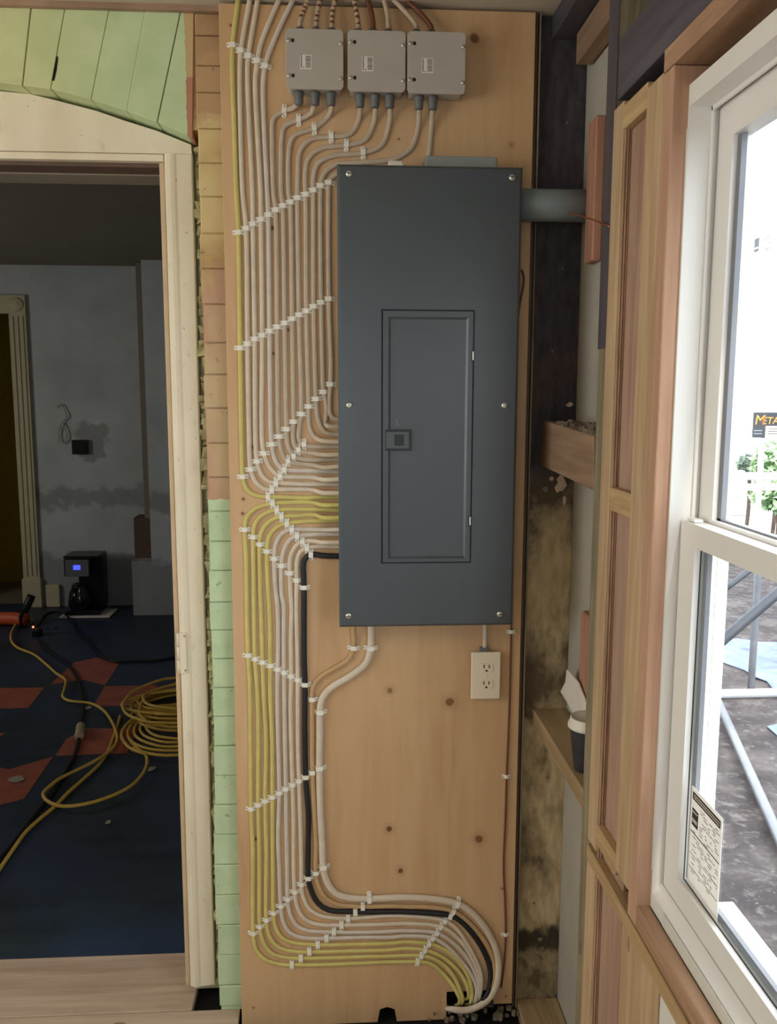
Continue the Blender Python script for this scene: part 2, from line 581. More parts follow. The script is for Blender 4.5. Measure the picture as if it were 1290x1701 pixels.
def add_box(bm, x0, x1, y0, y1, z0, z1):
    vs = [bm.verts.new((x, y, z)) for x in (x0, x1) for y in (y0, y1) for z in (z0, z1)]
    fs = [(0, 1, 3, 2), (4, 6, 7, 5), (0, 4, 5, 1), (2, 3, 7, 6), (0, 2, 6, 4), (1, 5, 7, 3)]
    return [bm.faces.new([vs[i] for i in f]) for f in fs]


def box(name, x0, x1, y0, y1, z0, z1, mat, parent=None, bevel=0.0, seg=2, smooth=False):
    bm = bmesh.new()
    add_box(bm, min(x0, x1), max(x0, x1), min(y0, y1), max(y0, y1), min(z0, z1), max(z0, z1))
    if bevel:
        bmesh.ops.bevel(bm, geom=list(bm.edges), offset=bevel, segments=seg, affect='EDGES', profile=0.5)
    return link(name, bm_mesh(name, bm), mat, parent, smooth)


def boxes(name, lst, mat, parent=None):
    bm = bmesh.new()
    for b in lst:
        add_box(bm, *b)
    return link(name, bm_mesh(name, bm), mat, parent)


def prism_bm(bm, pts, d):
    """polygon pts (3-D) extruded by vector d"""
    a = [bm.verts.new(p) for p in pts]
    b = [bm.verts.new(tuple(np.array(p) + np.array(d))) for p in pts]
    bm.faces.new(a)
    bm.faces.new(b[::-1])
    n = len(pts)
    for i in range(n):
        bm.faces.new((a[i], a[(i + 1) % n], b[(i + 1) % n], b[i]))


def prism(name, pts, d, mat, parent=None, bevel=0.0, seg=1):
    bm = bmesh.new()
    prism_bm(bm, pts, d)
    bmesh.ops.recalc_face_normals(bm, faces=bm.faces)
    if bevel:
        bmesh.ops.bevel(bm, geom=list(bm.edges), offset=bevel, segments=seg, affect='EDGES', profile=0.5)
    return link(name, bm_mesh(name, bm), mat, parent)


def catmull(pts, step=0.02):
    P = [np.array(p, float) for p in pts]
    P = [2 * P[0] - P[1]] + P + [2 * P[-1] - P[-2]]
    out = []
    for i in range(1, len(P) - 2):
        p0, p1, p2, p3 = P[i - 1], P[i], P[i + 1], P[i + 2]
        n = max(2, int(np.linalg.norm(p2 - p1) / step))
        # centripetal-ish: limit the tangents so dense points do not overshoot
        l = np.linalg.norm(p2 - p1)
        t1 = (p2 - p0) / (np.linalg.norm(p2 - p1) + np.linalg.norm(p1 - p0) + 1e-9) * l
        t2 = (p3 - p1) / (np.linalg.norm(p3 - p2) + np.linalg.norm(p2 - p1) + 1e-9) * l
        for k in range(n):
            s = k / n
            out.append((2 * s**3 - 3 * s**2 + 1) * p1 + (s**3 - 2 * s**2 + s) * t1 + (-2 * s**3 + 3 * s**2) * p2 + (s**3 - s**2) * t2)
    out.append(P[-2])
    return out


def sweep_bm(bm, path, rw, rt=None, normal=None, seg=8):
    """tube along path; flat cable when normal given: rw across, rt along normal"""
    rt = rw if rt is None else rt
    rings = []
    nrm = None
    for i, p in enumerate(path):
        a = path[max(0, i - 1)]
        b = path[min(len(path) - 1, i + 1)]
        t = b - a
        t = t / (np.linalg.norm(t) + 1e-12)
        if normal is not None:
            n = np.array(normal, float)
        else:
            if nrm is None:
                n = np.array((0, 0, 1.0)) if abs(t[2]) < 0.9 else np.array((1.0, 0, 0))
            else:
                n = nrm
        n = n - t * (n @ t)
        ln = np.linalg.norm(n)
        if ln < 1e-4:
            n = nrm if nrm is not None else np.array((1.0, 0, 0))
            n = n - t * (n @ t)
            ln = np.linalg.norm(n)
        n = n / ln
        nrm = n
        s = np.cross(t, n)
        rings.append([bm.verts.new(tuple(p + s * rw * math.cos(q) + n * rt * math.sin(q)))
                      for q in [2 * math.pi * k / seg for k in range(seg)]])
    for r1, r2 in zip(rings[:-1], rings[1:]):
        for k in range(seg):
            bm.faces.new((r1[k], r1[(k + 1) % seg], r2[(k + 1) % seg], r2[k]))
    bm.faces.new(rings[0][::-1])
    bm.faces.new(rings[-1])


def tube(name, pts, rw, mat, parent=None, rt=None, normal=None, seg=8, step=0.02, raw=False):
    bm = bmesh.new()
    path = [np.array(p, float) for p in pts] if raw else catmull(pts, step)
    sweep_bm(bm, path, rw, rt, normal, seg)
    return link(name, bm_mesh(name, bm), mat, parent, smooth=True)


def lathe(name, prof, origin, axis, mat, parent=None, seg=20, smooth=True):
    """prof: (radius, height) along axis vector"""
    a = Vector(axis).normalized()
    q = Vector((0, 0, 1)).rotation_difference(a)
    bm = bmesh.new()
    rings = []
    for r, h in prof:
        ring = []
        for k in range(seg):
            an = 2 * math.pi * k / seg
            v = q @ Vector((max(r, 1e-5) * math.cos(an), max(r, 1e-5) * math.sin(an), h)) + Vector(origin)
            ring.append(bm.verts.new(v))
        rings.append(ring)
    for r1, r2 in zip(rings[:-1], rings[1:]):
        for k in range(seg):
            bm.faces.new((r1[k], r1[(k + 1) % seg], r2[(k + 1) % seg], r2[k]))
    bm.faces.new(rings[0][::-1])
    bm.faces.new(rings[-1])
    return link(name, bm_mesh(name, bm), mat, parent, smooth=smooth)


def rounded_rect(x0, x1, z0, z1, r, n=5):
    pts = []
    for cx, cz, a0 in ((x1 - r, z1 - r, 0), (x0 + r, z1 - r, 90), (x0 + r, z0 + r, 180), (x1 - r, z0 + r, 270)):
        for k in range(n + 1):
            a = math.radians(a0 + 90 * k / n)
            pts.append((cx + r * math.cos(a), cz + r * math.sin(a)))
    return pts


def plate(name, pts2, y0, y1, mat, parent=None, bevel=0.0):
    """XZ outline between two Y values"""
    return prism(name, [(p[0], y0, p[1]) for p in pts2], (0, y1 - y0, 0), mat, parent, bevel)


def text_mesh(name, body, size, extrude, mat, parent, mw, shear=0.0):
    cu = bpy.data.curves.new(name, 'FONT')
    cu.body = body
    cu.size = size
    cu.extrude = extrude
    cu.shear = shear
    tmp = bpy.data.objects.new('tmp', cu)
    COL.objects.link(tmp)
    dg = bpy.context.evaluated_depsgraph_get()
    me = bpy.data.meshes.new_from_object(tmp.evaluated_get(dg))
    bpy.data.objects.remove(tmp, do_unlink=True)
    me.transform(mw)
    me.materials.clear()
    return link(name, me, mat, parent)


def empty(name, loc):
    o = bpy.data.objects.new(name, None)
    o.empty_display_size = 0.05
    o.location = tuple(float(v) for v in loc)
    COL.objects.link(o)
    return o


def tag(o, label, cat, group=None):
    o['label'] = label
    o['category'] = cat
    if group:
        o['group'] = group
    return o


def struct(o, label=None):
    o['kind'] = 'structure'
    if label:
        o['label'] = label
    return o


# ================================================================== THE SETTING
CEIL = 2.447
# pine floor of the near room ---------------------------------------------------------------
floor = struct(box('floor', -2.7, 0.60, -4.1, 0.285, -0.10, -0.024, 'void'), 'worn pine plank floor of the near room')
bed = [0.285, 0.050, -0.09]
while bed[-1] > -3.9:
    bed.append(bed[-1] - 0.14)
for k in range(len(bed) - 1):
    xr = -0.388 if k == 0 else (0.50 if k > 1 else -0.262)
    if k == 0:
        box('floorboard', -2.6, xr, bed[k + 1] + .0012, bed[k], -0.024, 0.0, 'floor_pine', floor, 0.0015, 1)
    else:
        box('floorboard', -2.6, xr, bed[k + 1] + .0012, bed[k] - .0012, -0.024, 0.0 - 0.001 * (k % 2), 'floor_pine', floor, 0.0015, 1)

ceiling = struct(box('ceiling', -2.7, 0.60, -4.1, 0.29, CEIL, CEIL + .05, 'ceiling'), 'old plaster ceiling above the plywood')
tr_ = struct(box('trim_1', -2.6, -0.255, 0.028, 0.05, CEIL - .012, CEIL, 'ceil_trim'), 'brown edge strip between ceiling and green arch')

# back wall: backing mortar with bricks on it ----------------------------------------------
wall_back = struct(boxes('wall_back', [(-0.311, 0.60, 0.0465, 0.285, 0.0, CEIL), (-2.7, -1.36, 0.0465, 0.285, 0, CEIL),
                                       (-1.36, -0.324, 0.13, 0.285, 2.30, CEIL), (-0.345, -0.29, 0.0475, 0.129, 2.19, CEIL)], 'brick'),
                   'brick wall with patchy green and cream paint')
ys = [8, 58, 108, 153, 213, 270, 326, 387, 446, 505, 569, 622, 678, 736, 793, 849.5, 899.5, 948, 1000.6, 1047.4,
      1095, 1143, 1191, 1240, 1289, 1338, 1387, 1437, 1487, 1537, 1587, 1638, 1672]
for a, b in zip(ys[:-1], ys[1:]):
    xl = np.interp((a + b) / 2, [0, 260, 900, 1600, 1700], [318, 330, 347.5, 361, 364])
    pa, pb = onY(xl, a, .04), onY(xl, b, .04)
    z1, z0 = float(pa[2]), float(pb[2])
    if z1 > CEIL - .012:
        z1 = CEIL - .012
    x0 = float(pa[0]) + random.uniform(-.004, .003)
    yy = .04 + random.uniform(-.0015, .0015)
    if (a + b) / 2 < 228:
        x0 = float(onY(322 + (a + b) / 2 * .02, a, .04)[0])
    box('brick', x0, -0.16 + random.uniform(-.02, .02), yy, .12, max(z0, .004) + .0008, z1 - .0008, 'brick', wall_back, 0.0022, 1)
# segmental arch of soldier bricks
tops = [(-60, 8), (51, 10), (107, 10), (180, 11), (240, 11), (299, 11), (322, 11)]
bots = [(-60, 128), (37, 142), (84, 147.5), (151, 165), (210, 184), (261, 202.5), (320, 228)]
for k in range(6):
    q = [tops[k], tops[k + 1], bots[k + 1], bots[k]]
    g = 0.12
    pts = []
    for i, (px, py) in enumerate(q):
        gl, gr = (.1 if k in (3, 4) else .7), (.1 if k in (2, 3) else .7)
        sx = gl if i in (0, 3) else -gr
        p = onY(px + sx, py, .04)
        pts.append((float(p[0]), .04 + (0.001 if k % 2 else 0.0), min(float(p[2]), CEIL - .012)))
    prism('brick', pts, (0, .10, 0), 'arch', wall_back, 0.0012, 1)
prism('chipped_joint', [tuple(onY(px, py, .0392)) for px, py in [(94, 92), (96.5, 95), (94, 116), (90, 134), (86, 134), (90, 112)]], (0, .0006, 0), 'void', wall_back)
# flaked filler along the crack between casing and bricks
bm = bmesh.new()
zz = 0.04
while zz < 2.15:
    h = random.uniform(.008, .03)
    w = random.uniform(.004, .014)
    yk = random.uniform(.050, .088)
    x1 = -0.306 + random.uniform(-.003, .002)
    fs = add_box(bm, x1 - w - .006, x1, yk, .125, zz, zz + h)
    zz += h * random.uniform(.75, 1.05)
for v in bm.verts:
    v.co.x += random.uniform(-.004, .004) if v.co.x < -.308 else 0
    v.co.y += random.uniform(-.006, .006)
    v.co.z += random.uniform(-.004, .004)
link('crack_filler', bm_mesh('crack_filler', bm), 'dirty_filler', wall_back)['kind'] = 'stuff'

# door casing, arched head board, stops ------------------------------------------------------
ang = [(onY(px, py, .095)) for px, py in [(-80, 143), (0, 150), (51, 155), (92, 165), (161, 183), (210, 200), (261, 216), (317, 239)]]
pts = [(float(p[0]), .095, float(p[2]) - .002) for p in ang] + [(-0.334, .095, 2.150), (float(ang[0][0]), .095, 2.150)]
struct(prism('trim_2', pts, (0, .03, 0), 'white_trim'), 'cream arched head board above the doorway')
prof = [(-.400, .107), (-.398, .097), (-.392, .093), (-.384, .0915), (-.376, .0925), (-.370, .095), (-.336, .096), (-.333, .099), (-.333, .13), (-.400, .13)]
bm = bmesh.new()
zs = [0.030, 0.4, 0.8, 1.2, 1.6, 2.0, 2.100, 2.1495]
rings = []
for z in zs:
    jit = random.uniform(-.001, .001)
    rings.append([bm.verts.new((x + jit - (0.004 if z < .5 else 0) * 0, y, z + (random.uniform(0, .006) if z == zs[0] else 0))) for x, y in prof])
for r1, r2 in zip(rings[:-1], rings[1:]):
    for k in range(len(prof)):
        bm.faces.new((r1[k], r1[(k + 1) % len(prof)], r2[(k + 1) % len(prof)], r2[k]))
bm.faces.new(rings[0][::-1])
bm.faces.new(rings[-1])
casing = struct(link('trim_3', bm_mesh('trim_3', bm), 'white_trim'), 'cream painted door casing with chipped edge')
struct(box('trim_4', -0.4125, -0.4005, .106, .14, .028, 2.133, 'stop_trim', None, .002), 'tan door stop strip inside the casing')
struct(box('trim_5', -1.30, -0.4005, .1, .122, 2.1335, 2.1495, 'white_trim', None, .002), 'cream head stop under the arched board')
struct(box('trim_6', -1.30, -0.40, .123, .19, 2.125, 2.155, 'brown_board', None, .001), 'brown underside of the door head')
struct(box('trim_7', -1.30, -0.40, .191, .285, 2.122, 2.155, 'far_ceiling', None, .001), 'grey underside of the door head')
struct(box('trim_8', -1.34, -1.28, .095, .13, 0.0, 2.15, 'white_trim', None, .004), 'cream casing on the other side of the doorway')
struct(box('trim_9', -0.388, -0.325, .131, .284, 0.0, 2.2, 'far_trim'), 'inner jamb of the doorway')
# painted-over hinge leaf on the casing
h0, h1 = onY(297.5, 1051, .09), onY(311, 1118, .09)
hinge = tag(empty('door_hinge', ((h0[0] + h1[0]) / 2, .09, h1[2])), 'cream painted hinge leaf left on the door casing', 'hinge')
box('hinge_leaf', h0[0] - .001, h1[0], .0865, .0925, h1[2], h0[2], 'white_trim', hinge, .0015)
for k in range(3):
    za, zb = h1[2] + (h0[2] - h1[2]) * k / 3 + .001, h1[2] + (h0[2] - h1[2]) * (k + 1) / 3 - .001
    lathe('knuckle', [(.0042, 0), (.0042, zb - za)], (h0[0] - .003, .0885, za), (0, 0, 1), 'white_trim', hinge, 12)
for z in (h1[2] + .008, h0[2] - .008):
    lathe('screw', [(.0028, 0), (.0025, .0012), (.0008, .0013)], (h1[0] - .004, .0867, z), (0, -1, 0), 'nail', hinge, 10)

# stained board of the back wall right of the plywood, corner strips
box('stained_board', .4475, .5745, .030, .046, 0.0, CEIL - .002, 'stained', wall_back)
box('corner_strip', .4500, .4560, .012, .029, 0.0, CEIL - .002, 'brown_board', wall_back, .001)
box('corner_bead', .4580, .4620, .008, .0295, 0.0, CEIL - .002, 'old_wood', wall_back, .001)
# flakes of plaster stuck on it
for (px, py, w, h) in [(930, 806, 22, 34), (915, 795, 12, 10), (936, 832, 9, 18), (905, 812, 12, 12), (945, 672, 14, 9), (897, 1560, 14, 8), (893, 1590, 16, 10), (900, 1575, 8, 10), (905, 1655, 14, 8), (886, 1500, 4, 4), (908, 1292, 4, 4)]:
    p = onY(px, py, .029)
    s = 2.04 / FPX
    n = 11
    pts = [(p[0] + w * s / 2 * math.cos(2 * math.pi * k / n) * random.uniform(.35, 1.1), .0295,
            p[2] + h * s / 2 * math.sin(2 * math.pi * k / n) * random.uniform(.6, 1.1)) for k in range(n)]
    prism('plaster_flake', pts, (0, -.004, 0), 'crust' if px > 910 and py < 840 else 'debris', wall_back, .0005)

# right wall: sheathing with the framing on it -----------------------------------------------
WY0, WY1 = -0.7515, -1.75        # window opening along Y
WZ0, WZ1 = 0.790, 2.005
XS = 0.48
wall_right = struct(boxes('wall_right', [(.575, .60, WY0 + .01, .046, -.1, 2.6), (.575, .60, -4.1, WY1 - .01, -.1, 2.6),
                                         (.575, .60, WY1 - .01, WY0 + .01, -.1, WZ0 - .02), (.575, .60, WY1 - .01, WY0 + .01, WZ1 + .03, 2.6)],
                          'sheathing'), 'open stud wall with pale sheathing beside the window')


def wb(name, x0, x1, y0, y1, z0, z1, mat, bevel=.0015):
    return box(name, x0, x1, y0, y1, z0, z1, mat, wall_right, bevel, 1)


wb('old_stud', .485, .574, -.478, -.425, 0.0, CEIL - .002, 'old_wood', .002)
box('stud_soot', .4835, .486, -.478, -.425, 1.68, CEIL - .004, 'dark_timber_v', wall_right)
wb('stud', XS, .574, -.533, -.483, .745, 2.083, 'pine')
wb('stud', XS, .574, -.533, -.483, 0.0, .700, 'pine')
wb('stud', XS, .5045, -.709, -.644, .775, 2.065, 'pine')
wb('jack_stud', XS + .001, .574, -.7475, -.7095, .735, 2.062, 'pine_pink')
wb('backing_board', .495, .503, -.645, -.533, 0.0, 2.04, 'backing')
wb('backing_board', .4965, .503, -.816, -.645, 0.0, .72, 'pine')
for k, xx in enumerate((.4835, .4875, .4915)):
    box('ply_layer', xx, xx + .0028, -.5375 - .0012 * (k % 2), -.5332, 0.0, 2.04, 'ply_edge', wall_right, .0004, 1)
wb('plate', XS, .495, -.6435, -.5335, 2.036, 2.075, 'pine_y')
wb('plate', XS, .495, -.6435, -.5335, 1.394, 1.435, 'pine_y')
wb('plate', XS, .495, -.6435, -.5335, .762, .80, 'pine_y')
wb('sill_plate', XS - .001, .574, WY1 - .1, -.482, .703, .733, 'pine_y')
wb('sill_plate', XS + .002, .503, WY1 - .05, -.7095, .7345, .772, 'pine_pink_y')
wb('pale_board', .4995, .503, -1.75, -.817, 0.0, .702, 'drywall')
wb('header', XS, .574, -1.82, -.7100, 2.063, 2.095, 'pine_pink_y')
# old sooty timbers above the opening
wb('old_header', .486, .574, -1.9, -.479, 2.10, 2.20, 'dark_timber')
wb('old_rafter', .540, .574, -1.9, -.479, 2.21, 2.26, 'old_block')
wb('old_header', .494, .574, -1.9, -.479, 2.27, CEIL - .003, 'dark_timber')
wb('sole_plate', .4635, .574, -.424, .029, -.022, .012, 'lower_block', .003)
# cavity between the corner and the old stud
pA = onX(893, 771, .486)
pB = onX(985, 815, .486)
pC = onX(985, 724, .486)
pD = onX(903, 699, .486)
prism('block', [tuple(pA), tuple(pB), tuple(pC), tuple(pD)], (.085, 0, 0), 'old_block', wall_right, .0015)
wb('lower_block', .487, .574, -.424, .029, .772, .812, 'lower_block', .002)
wb('top_board', .535, .571, -.424, -.02, 2.325, 2.39, 'old_block', .002)
wb('top_plate', .49, .571, -.424, .0295, 2.395, CEIL - .003, 'dark_timber', .002)
q0, q1 = onX(976, 204, .56), onX(975, 440, .56)
wb('lath_strip', .552, .573, -.135, -.075, 1.885, 2.185, 'red_lath', .003)
wb('lath_strip', .552, .573, -.215, -.145, .845, 1.11, 'red_lath', .003)
# dust and crumbs on the two blocks
for (x0, x1, y0, y1, z) in [(.49, .565, -.40, -.10, float(pD[2]) - .004)]:
    bm = bmesh.new()
    for k in range(70):
        cx, cy = random.uniform(x0, x1), random.uniform(y0, y1)
        zz = z + (cy - float(pD[1])) / (float(pC[1]) - float(pD[1])) * (float(pC[2]) - float(pD[2]))
        s = random.uniform(.003, .011)
        n = 5
        prism_bm(bm, [(cx + s * math.cos(2 * math.pi * i / n) * random.uniform(.6, 1), cy + s * math.sin(2 * math.pi * i / n) * random.uniform(.6, 1), zz) for i in range(n)], (random.uniform(-.003, .003), 0, random.uniform(.004, .014)))
    link('crumbs', bm_mesh('crumbs', bm), 'debris', wall_right)['kind'] = 'stuff'

# window ---------------------------------------------------------------------------------
win = struct(boxes('window_1', [(.505, .582, WY0, WY0 + .03, WZ0 - .02, WZ1 + .03), (.505, .582, WY1 - .03, WY1, WZ0 - .02, WZ1 + .03),
                                (.505, .582, WY1, WY0, WZ1, WZ1 + .03), (.505, .582, WY1, WY0, WZ0 - .02, WZ0)], 'vinyl'),
             'white double-hung window with a paper label on the lower glass')
f1, f2 = onX(1103, 700, .5045), onX(1118, 700, .5045)
box('jamb_flange', .5035, .5048, WY0 - .0005, WY0 + .024, .835, 1.975, 'vinyl_cream', win)
box('sill_flange', .5035, .5048, WY1, -.80, WZ0 - .018, WZ0 + .004, 'vinyl_cream', win)
box('outer_jamb', .5825, .601, WY0 - .001, WY0 + .03, WZ0 - .03, WZ1 + .03, 'vinyl_cream', win, .001)
box('outer_sill', .5825, .64, WY1, WY0 - .0015, WZ0 - .05, WZ0 - .012, 'vinyl_cream', win, .002)
# tracks on the far jamb, sloping inner sill
for xx in (.537, .551, .566):
    box('jamb_track', xx, xx + .004, WY0 - .006, WY0, WZ0, WZ1, 'vinyl', win, .001)
prism('inner_sill', [(.506, WY0, WZ0), (.545, WY0, WZ0), (.545, WY0, WZ0 + .022), (.520, WY0, WZ0 + .022), (.506, WY0, WZ0 + .006)], (0, WY1 - WY0, 0), 'vinyl', win)
for xx in (.537, .552):
    box('head_track', xx, xx + .004, WY1, WY0, WZ1 - .006, WZ1, 'vinyl', win)


def ring(name, x0, x1, y0, y1, z0, z1, wl, wt, wbm, mat, parent):
    """rectangular sash frame, y0 is the far (larger) side"""
    bm = bmesh.new()
    add_box(bm, x0, x1, y0 - wl, y0, z0, z1)
    add_box(bm, x0, x1, y1, y1 + wl, z0, z1)
    add_box(bm, x0, x1, y1 + wl, y0 - wl, z1 - wt, z1)
    add_box(bm, x0, x1, y1 + wl, y0 - wl, z0, z0 + wbm)
    return link(name, bm_mesh(name, bm), mat, parent)


ls = ring('lower_sash', .522, .546, WY0 - .003, WY1 + .003, WZ0 + .023, 1.408, .052, .034, .040, 'vinyl', win)
GY0, GY1, GZ0, GZ1 = WY0 - .055, WY1 + .055, WZ0 + .063, 1.374
bm = bmesh.new()
for b in ((.530, .536, GY0 - .002, GY0 + .001, GZ0, GZ1), (.530, .536, GY1, GY1 + .002, GZ0, GZ1), (.530, .536, GY1, GY0, GZ1 - .002, GZ1 + .001), (.530, .536, GY1, GY0, GZ0 - .001, GZ0 + .002)):
    add_box(bm, .5312, .5322, *b[2:])
link('black_gasket', bm_mesh('g', bm), 'black_gasket', ls)
bm = bmesh.new()
for b in ((.5365, .5435, GY0 - .014, GY0 - .002, GZ0 + .002, GZ1 - .002), (.5365, .5435, GY1, GY0 - .014, GZ0 + .002, GZ0 + .014)):
    add_box(bm, *b)
link('glass_spacer', bm_mesh('g', bm), 'gasket', ls)
box('glass_pane', .5325, .5335, GY1, GY0, GZ0, GZ1, 'glass', ls)
us = ring('upper_sash', .5485, .575, WY0 - .003, WY1 + .003, 1.372, WZ1 - .002, .046, .05, .042, 'vinyl', win)
UY0, UY1, UZ0, UZ1 = WY0 - .049, WY1 + .049, 1.414, WZ1 - .052
bm = bmesh.new()
for b in ((.556, .564, UY0 - .012, UY0 + .001, UZ0, UZ1), (.556, .564, UY1, UY0, UZ0 - .001, UZ0 + .003)):
    add_box(bm, *b)
link('glass_spacer', bm_mesh('g', bm), 'gasket', us)
box('glass_pane', .5655, .5665, UY1, UY0, UZ0, UZ1, 'glass', us)
# sash lock tab on the meeting rail
box('tilt_latch', .526, .540, WY0 - .040, WY0 - .014, 1.4085, 1.4135, 'vinyl', win, .0015)

# rest of the near room, behind the camera
struct(boxes('wall_left', [(-2.7, -2.6, -4.1, -2.0, 0, CEIL), (-2.7, -2.6, -.5, .0465, 0, CEIL), (-2.7, -2.6, -2.0, -.5, 0, .8), (-2.7, -2.6, -2.0, -.5, 2.2, CEIL)], 'drywall'), 'white side wall with an added window opening, left of the viewer')
w2 = struct(boxes('fill_window_left', [(-2.68, -2.61, -2.0, -1.95, .8, 2.2), (-2.68, -2.61, -.55, -.5, .8, 2.2), (-2.68, -2.61, -1.95, -.55, .8, .85), (-2.68, -2.61, -1.95, -.55, 2.15, 2.2), (-2.67, -2.62, -1.95, -.55, 1.48, 1.52)], 'vinyl'), 'added unseen fill window in the left wall')  # unseen opening added to brighten the upper left with soft light
box('glass_pane', -2.648, -2.644, -1.95, -.55, .85, 2.15, 'glass', w2)
struct(boxes('wall_rear', [(-2.6, -.9, -4.1, -4.0, 0, CEIL), (0.0, .574, -4.1, -4.0, 0, CEIL), (-.9, 0.0, -4.1, -4.0, 0, .95), (-.9, 0.0, -4.1, -4.0, 2.05, CEIL)], 'drywall'), 'rear wall with an added window opening, behind the viewer')
w3 = struct(boxes('fill_window_rear', [(-.9, -.86, -4.08, -4.01, .95, 2.05), (-.04, 0.0, -4.08, -4.01, .95, 2.05), (-.86, -.04, -4.08, -4.01, .95, .99), (-.86, -.04, -4.08, -4.01, 2.01, 2.05)], 'vinyl'), 'added unseen fill window in the rear wall')  # unseen opening added for frontal light on the wall cavity
box('glass_pane', -.86, -.04, -4.048, -4.044, .99, 2.01, 'glass', w3)
struct(boxes('wall_lining', [(.503, .520, -4.0, WY1 - .11, 0.0, CEIL)], 'drywall'), 'white drywall beyond the window')

# ================================================================== FAR ROOM through the doorway
FY = 4.45
struct(box('floor', -4.2, .574, .286, FY + .1, -.10, -.001, 'dark_floor'), 'dark blue painted floor of the far room')
far_floor = bpy.data.objects['floor.001']
for poly in ([(-30, 1143.5), (74, 1142), (47, 1176), (-30, 1178)],
             [(122.5, 1101), (161, 1092), (198, 1102.7), (175, 1138), (139.5, 1129), (83.7, 1137)],
             [(173.6, 1140), (262, 1138), (240, 1172), (155, 1173)],
             [(139, 1210.5), (230, 1210), (210, 1251), (92, 1255.5), (110, 1228)],
             [(-40, 1268), (15, 1278), (88, 1257), (40, 1327), (-40, 1346)],
             [(-20, 1216), (9, 1218), (-20, 1236)]):
    pts = [tuple(onZ(px, py, 0.0)) for px, py in poly]
    prism('red_floor_patch', [(p[0], p[1], -.001) for p in pts], (0, 0, .0015), 'red_paint', far_floor)
struct(boxes('wall_far', [(-2.24, .574, FY, FY + .1, 0, 2.6), (-4.2, -2.95, FY, FY + .1, 0, 2.6), (-2.95, -2.24, FY, FY + .1, 2.30, 2.6)], 'far_wall'), 'stained white plaster wall behind the coffee maker')
struct(box('ceiling', -4.2, .574, .286, FY + .1, 2.515, 2.6, 'far_ceiling'), 'dull ceiling of the far room')
struct(box('wall_far_left', -4.3, -4.2, .286, FY + .1, 0, 2.6, 'far_wall'), 'side wall of the far room')
struct(box('wall_far_right', .575, .60, .0465, FY + .1, -.1, 2.6, 'far_wall'), 'other side wall of the far room')
struct(boxes('wall_far_front', [(-4.2, -1.35, .286, .30, 0, 2.6), (-.322, .574, .286, .30, 0, 2.6), (-1.35, -.322, .286, .30, 2.155, 2.6)], 'far_wall'), 'doorway wall seen from the far room')
struct(boxes('wall_beyond', [(-3.4, -2.1, FY + .9, FY + 1.0, 0, 2.6), (-3.5, -3.4, FY + .1, FY + 1.0, 0, 2.6), (-2.1, -2.0, FY + .1, FY + 1.0, 0, 2.6), (-3.5, -2.0, FY + .1, FY + 1.0, 2.5, 2.6)], 'yellow_wall'), 'yellow wall beyond the far doorway')
struct(box('floor', -3.4, -2.1, FY + .1, FY + .9, -.1, 0, 'far_ceiling'), 'floor beyond the far doorway')
PY = 4.14
proj = struct(boxes('wall_projection', [(-1.345, .573, PY, FY - .002, 0, 2.514), (-1.487, -1.345, PY, FY - .002, 0, .40)], 'far_wall'), 'projecting white wall with a stepped lower corner')
box('corner_strip', -1.405, -1.350, PY + .10, FY - .003, .70, 2.51, 'far_ceiling', proj)
box('brown_panel', -1.49, -1.350, PY + .12, FY - .003, .402, .70, 'brown_board', proj)
c_ = struct(boxes('trim_10', [(-2.36, -2.24, FY - .025, FY - .001, 0.22, 2.17), (-2.95, -2.24, FY - .025, FY - .001, 2.17, 2.30)], 'far_trim'), 'aged fluted casing of the far doorway')
for xx in (-2.335, -2.30, -2.265):
    box('flute', xx - .008, xx + .008, FY - .032, FY - .0255, .24, 2.15, 'far_trim', c_, .003)
box('plinth_block', -2.37, -2.23, FY - .04, FY - .001, 0, .22, 'far_trim', c_, .004)
lathe('rosette', [(.05, 0), (.045, .008), (.03, .004), (.018, .012), (.001, .012)], (-2.30, FY - .026, 2.235), (0, -1, 0), 'far_trim', c_)
struct(box('baseboard_far', -2.20, -2.10, FY - .03, FY - .001, 0, .17, 'far_trim', None, .004), 'short scrap of baseboard on the far wall')

# coffee maker
cmx, cmy = -1.895, 4.13
p0, p1 = onY(107, 1016, cmy - .02), onY(163, 925, cmy - .02)
X0, X1, ZT = float(p0[0]), float(p1[0]), float(p1[2])
cm = tag(empty('coffee_maker', ((X0 + X1) / 2, cmy, 0)), 'black and steel coffee maker on the floor with blue display', 'coffee maker')
w = X1 - X0
box('base', X0, X1 - .01, cmy - .02, cmy + .20, .012, .045, 'coffee_black', cm, .006)
box('water_tank', X0 + w * .32, X1, cmy + .07, cmy + .21, .045, ZT - .012, 'coffee_black', cm, .01)
hd = box('brew_head', X0 + .008, X1 - w * .24, cmy - .015, cmy + .12, ZT - .145, ZT - .005, 'coffee_black', cm, .008)
box('steel_front', X0 + .02, X1 - w * .28, cmy - .019, cmy - .0145, ZT - .142, ZT - .022, 'coffee_steel', hd, .001)
box('lid', X0 + .004, X1 - .002, cmy - .01, cmy + .205, ZT - .012, ZT + .004, 'coffee_black', cm, .004)
d0, d1 = onY(121.5, 939, cmy - .02), onY(133.5, 946.5, cmy - .02)
box('display', d0[0], d1[0], cmy - .0215, cmy - .0192, d1[2], d0[2], 'lcd', hd)
lathe('carafe', [(.060, 0), (.080, .015), (.084, .06), (.074, .12), (.054, .165), (.056, .175)], (X0 + .095, cmy + .045, .046), (0, 0, 1), 'carafe', cm, 24)
lathe('carafe_lid', [(.045, 0), (.045, .012), (.02, .018)], (X0 + .095, cmy + .045, .222), (0, 0, 1), 'coffee_black', cm, 24)
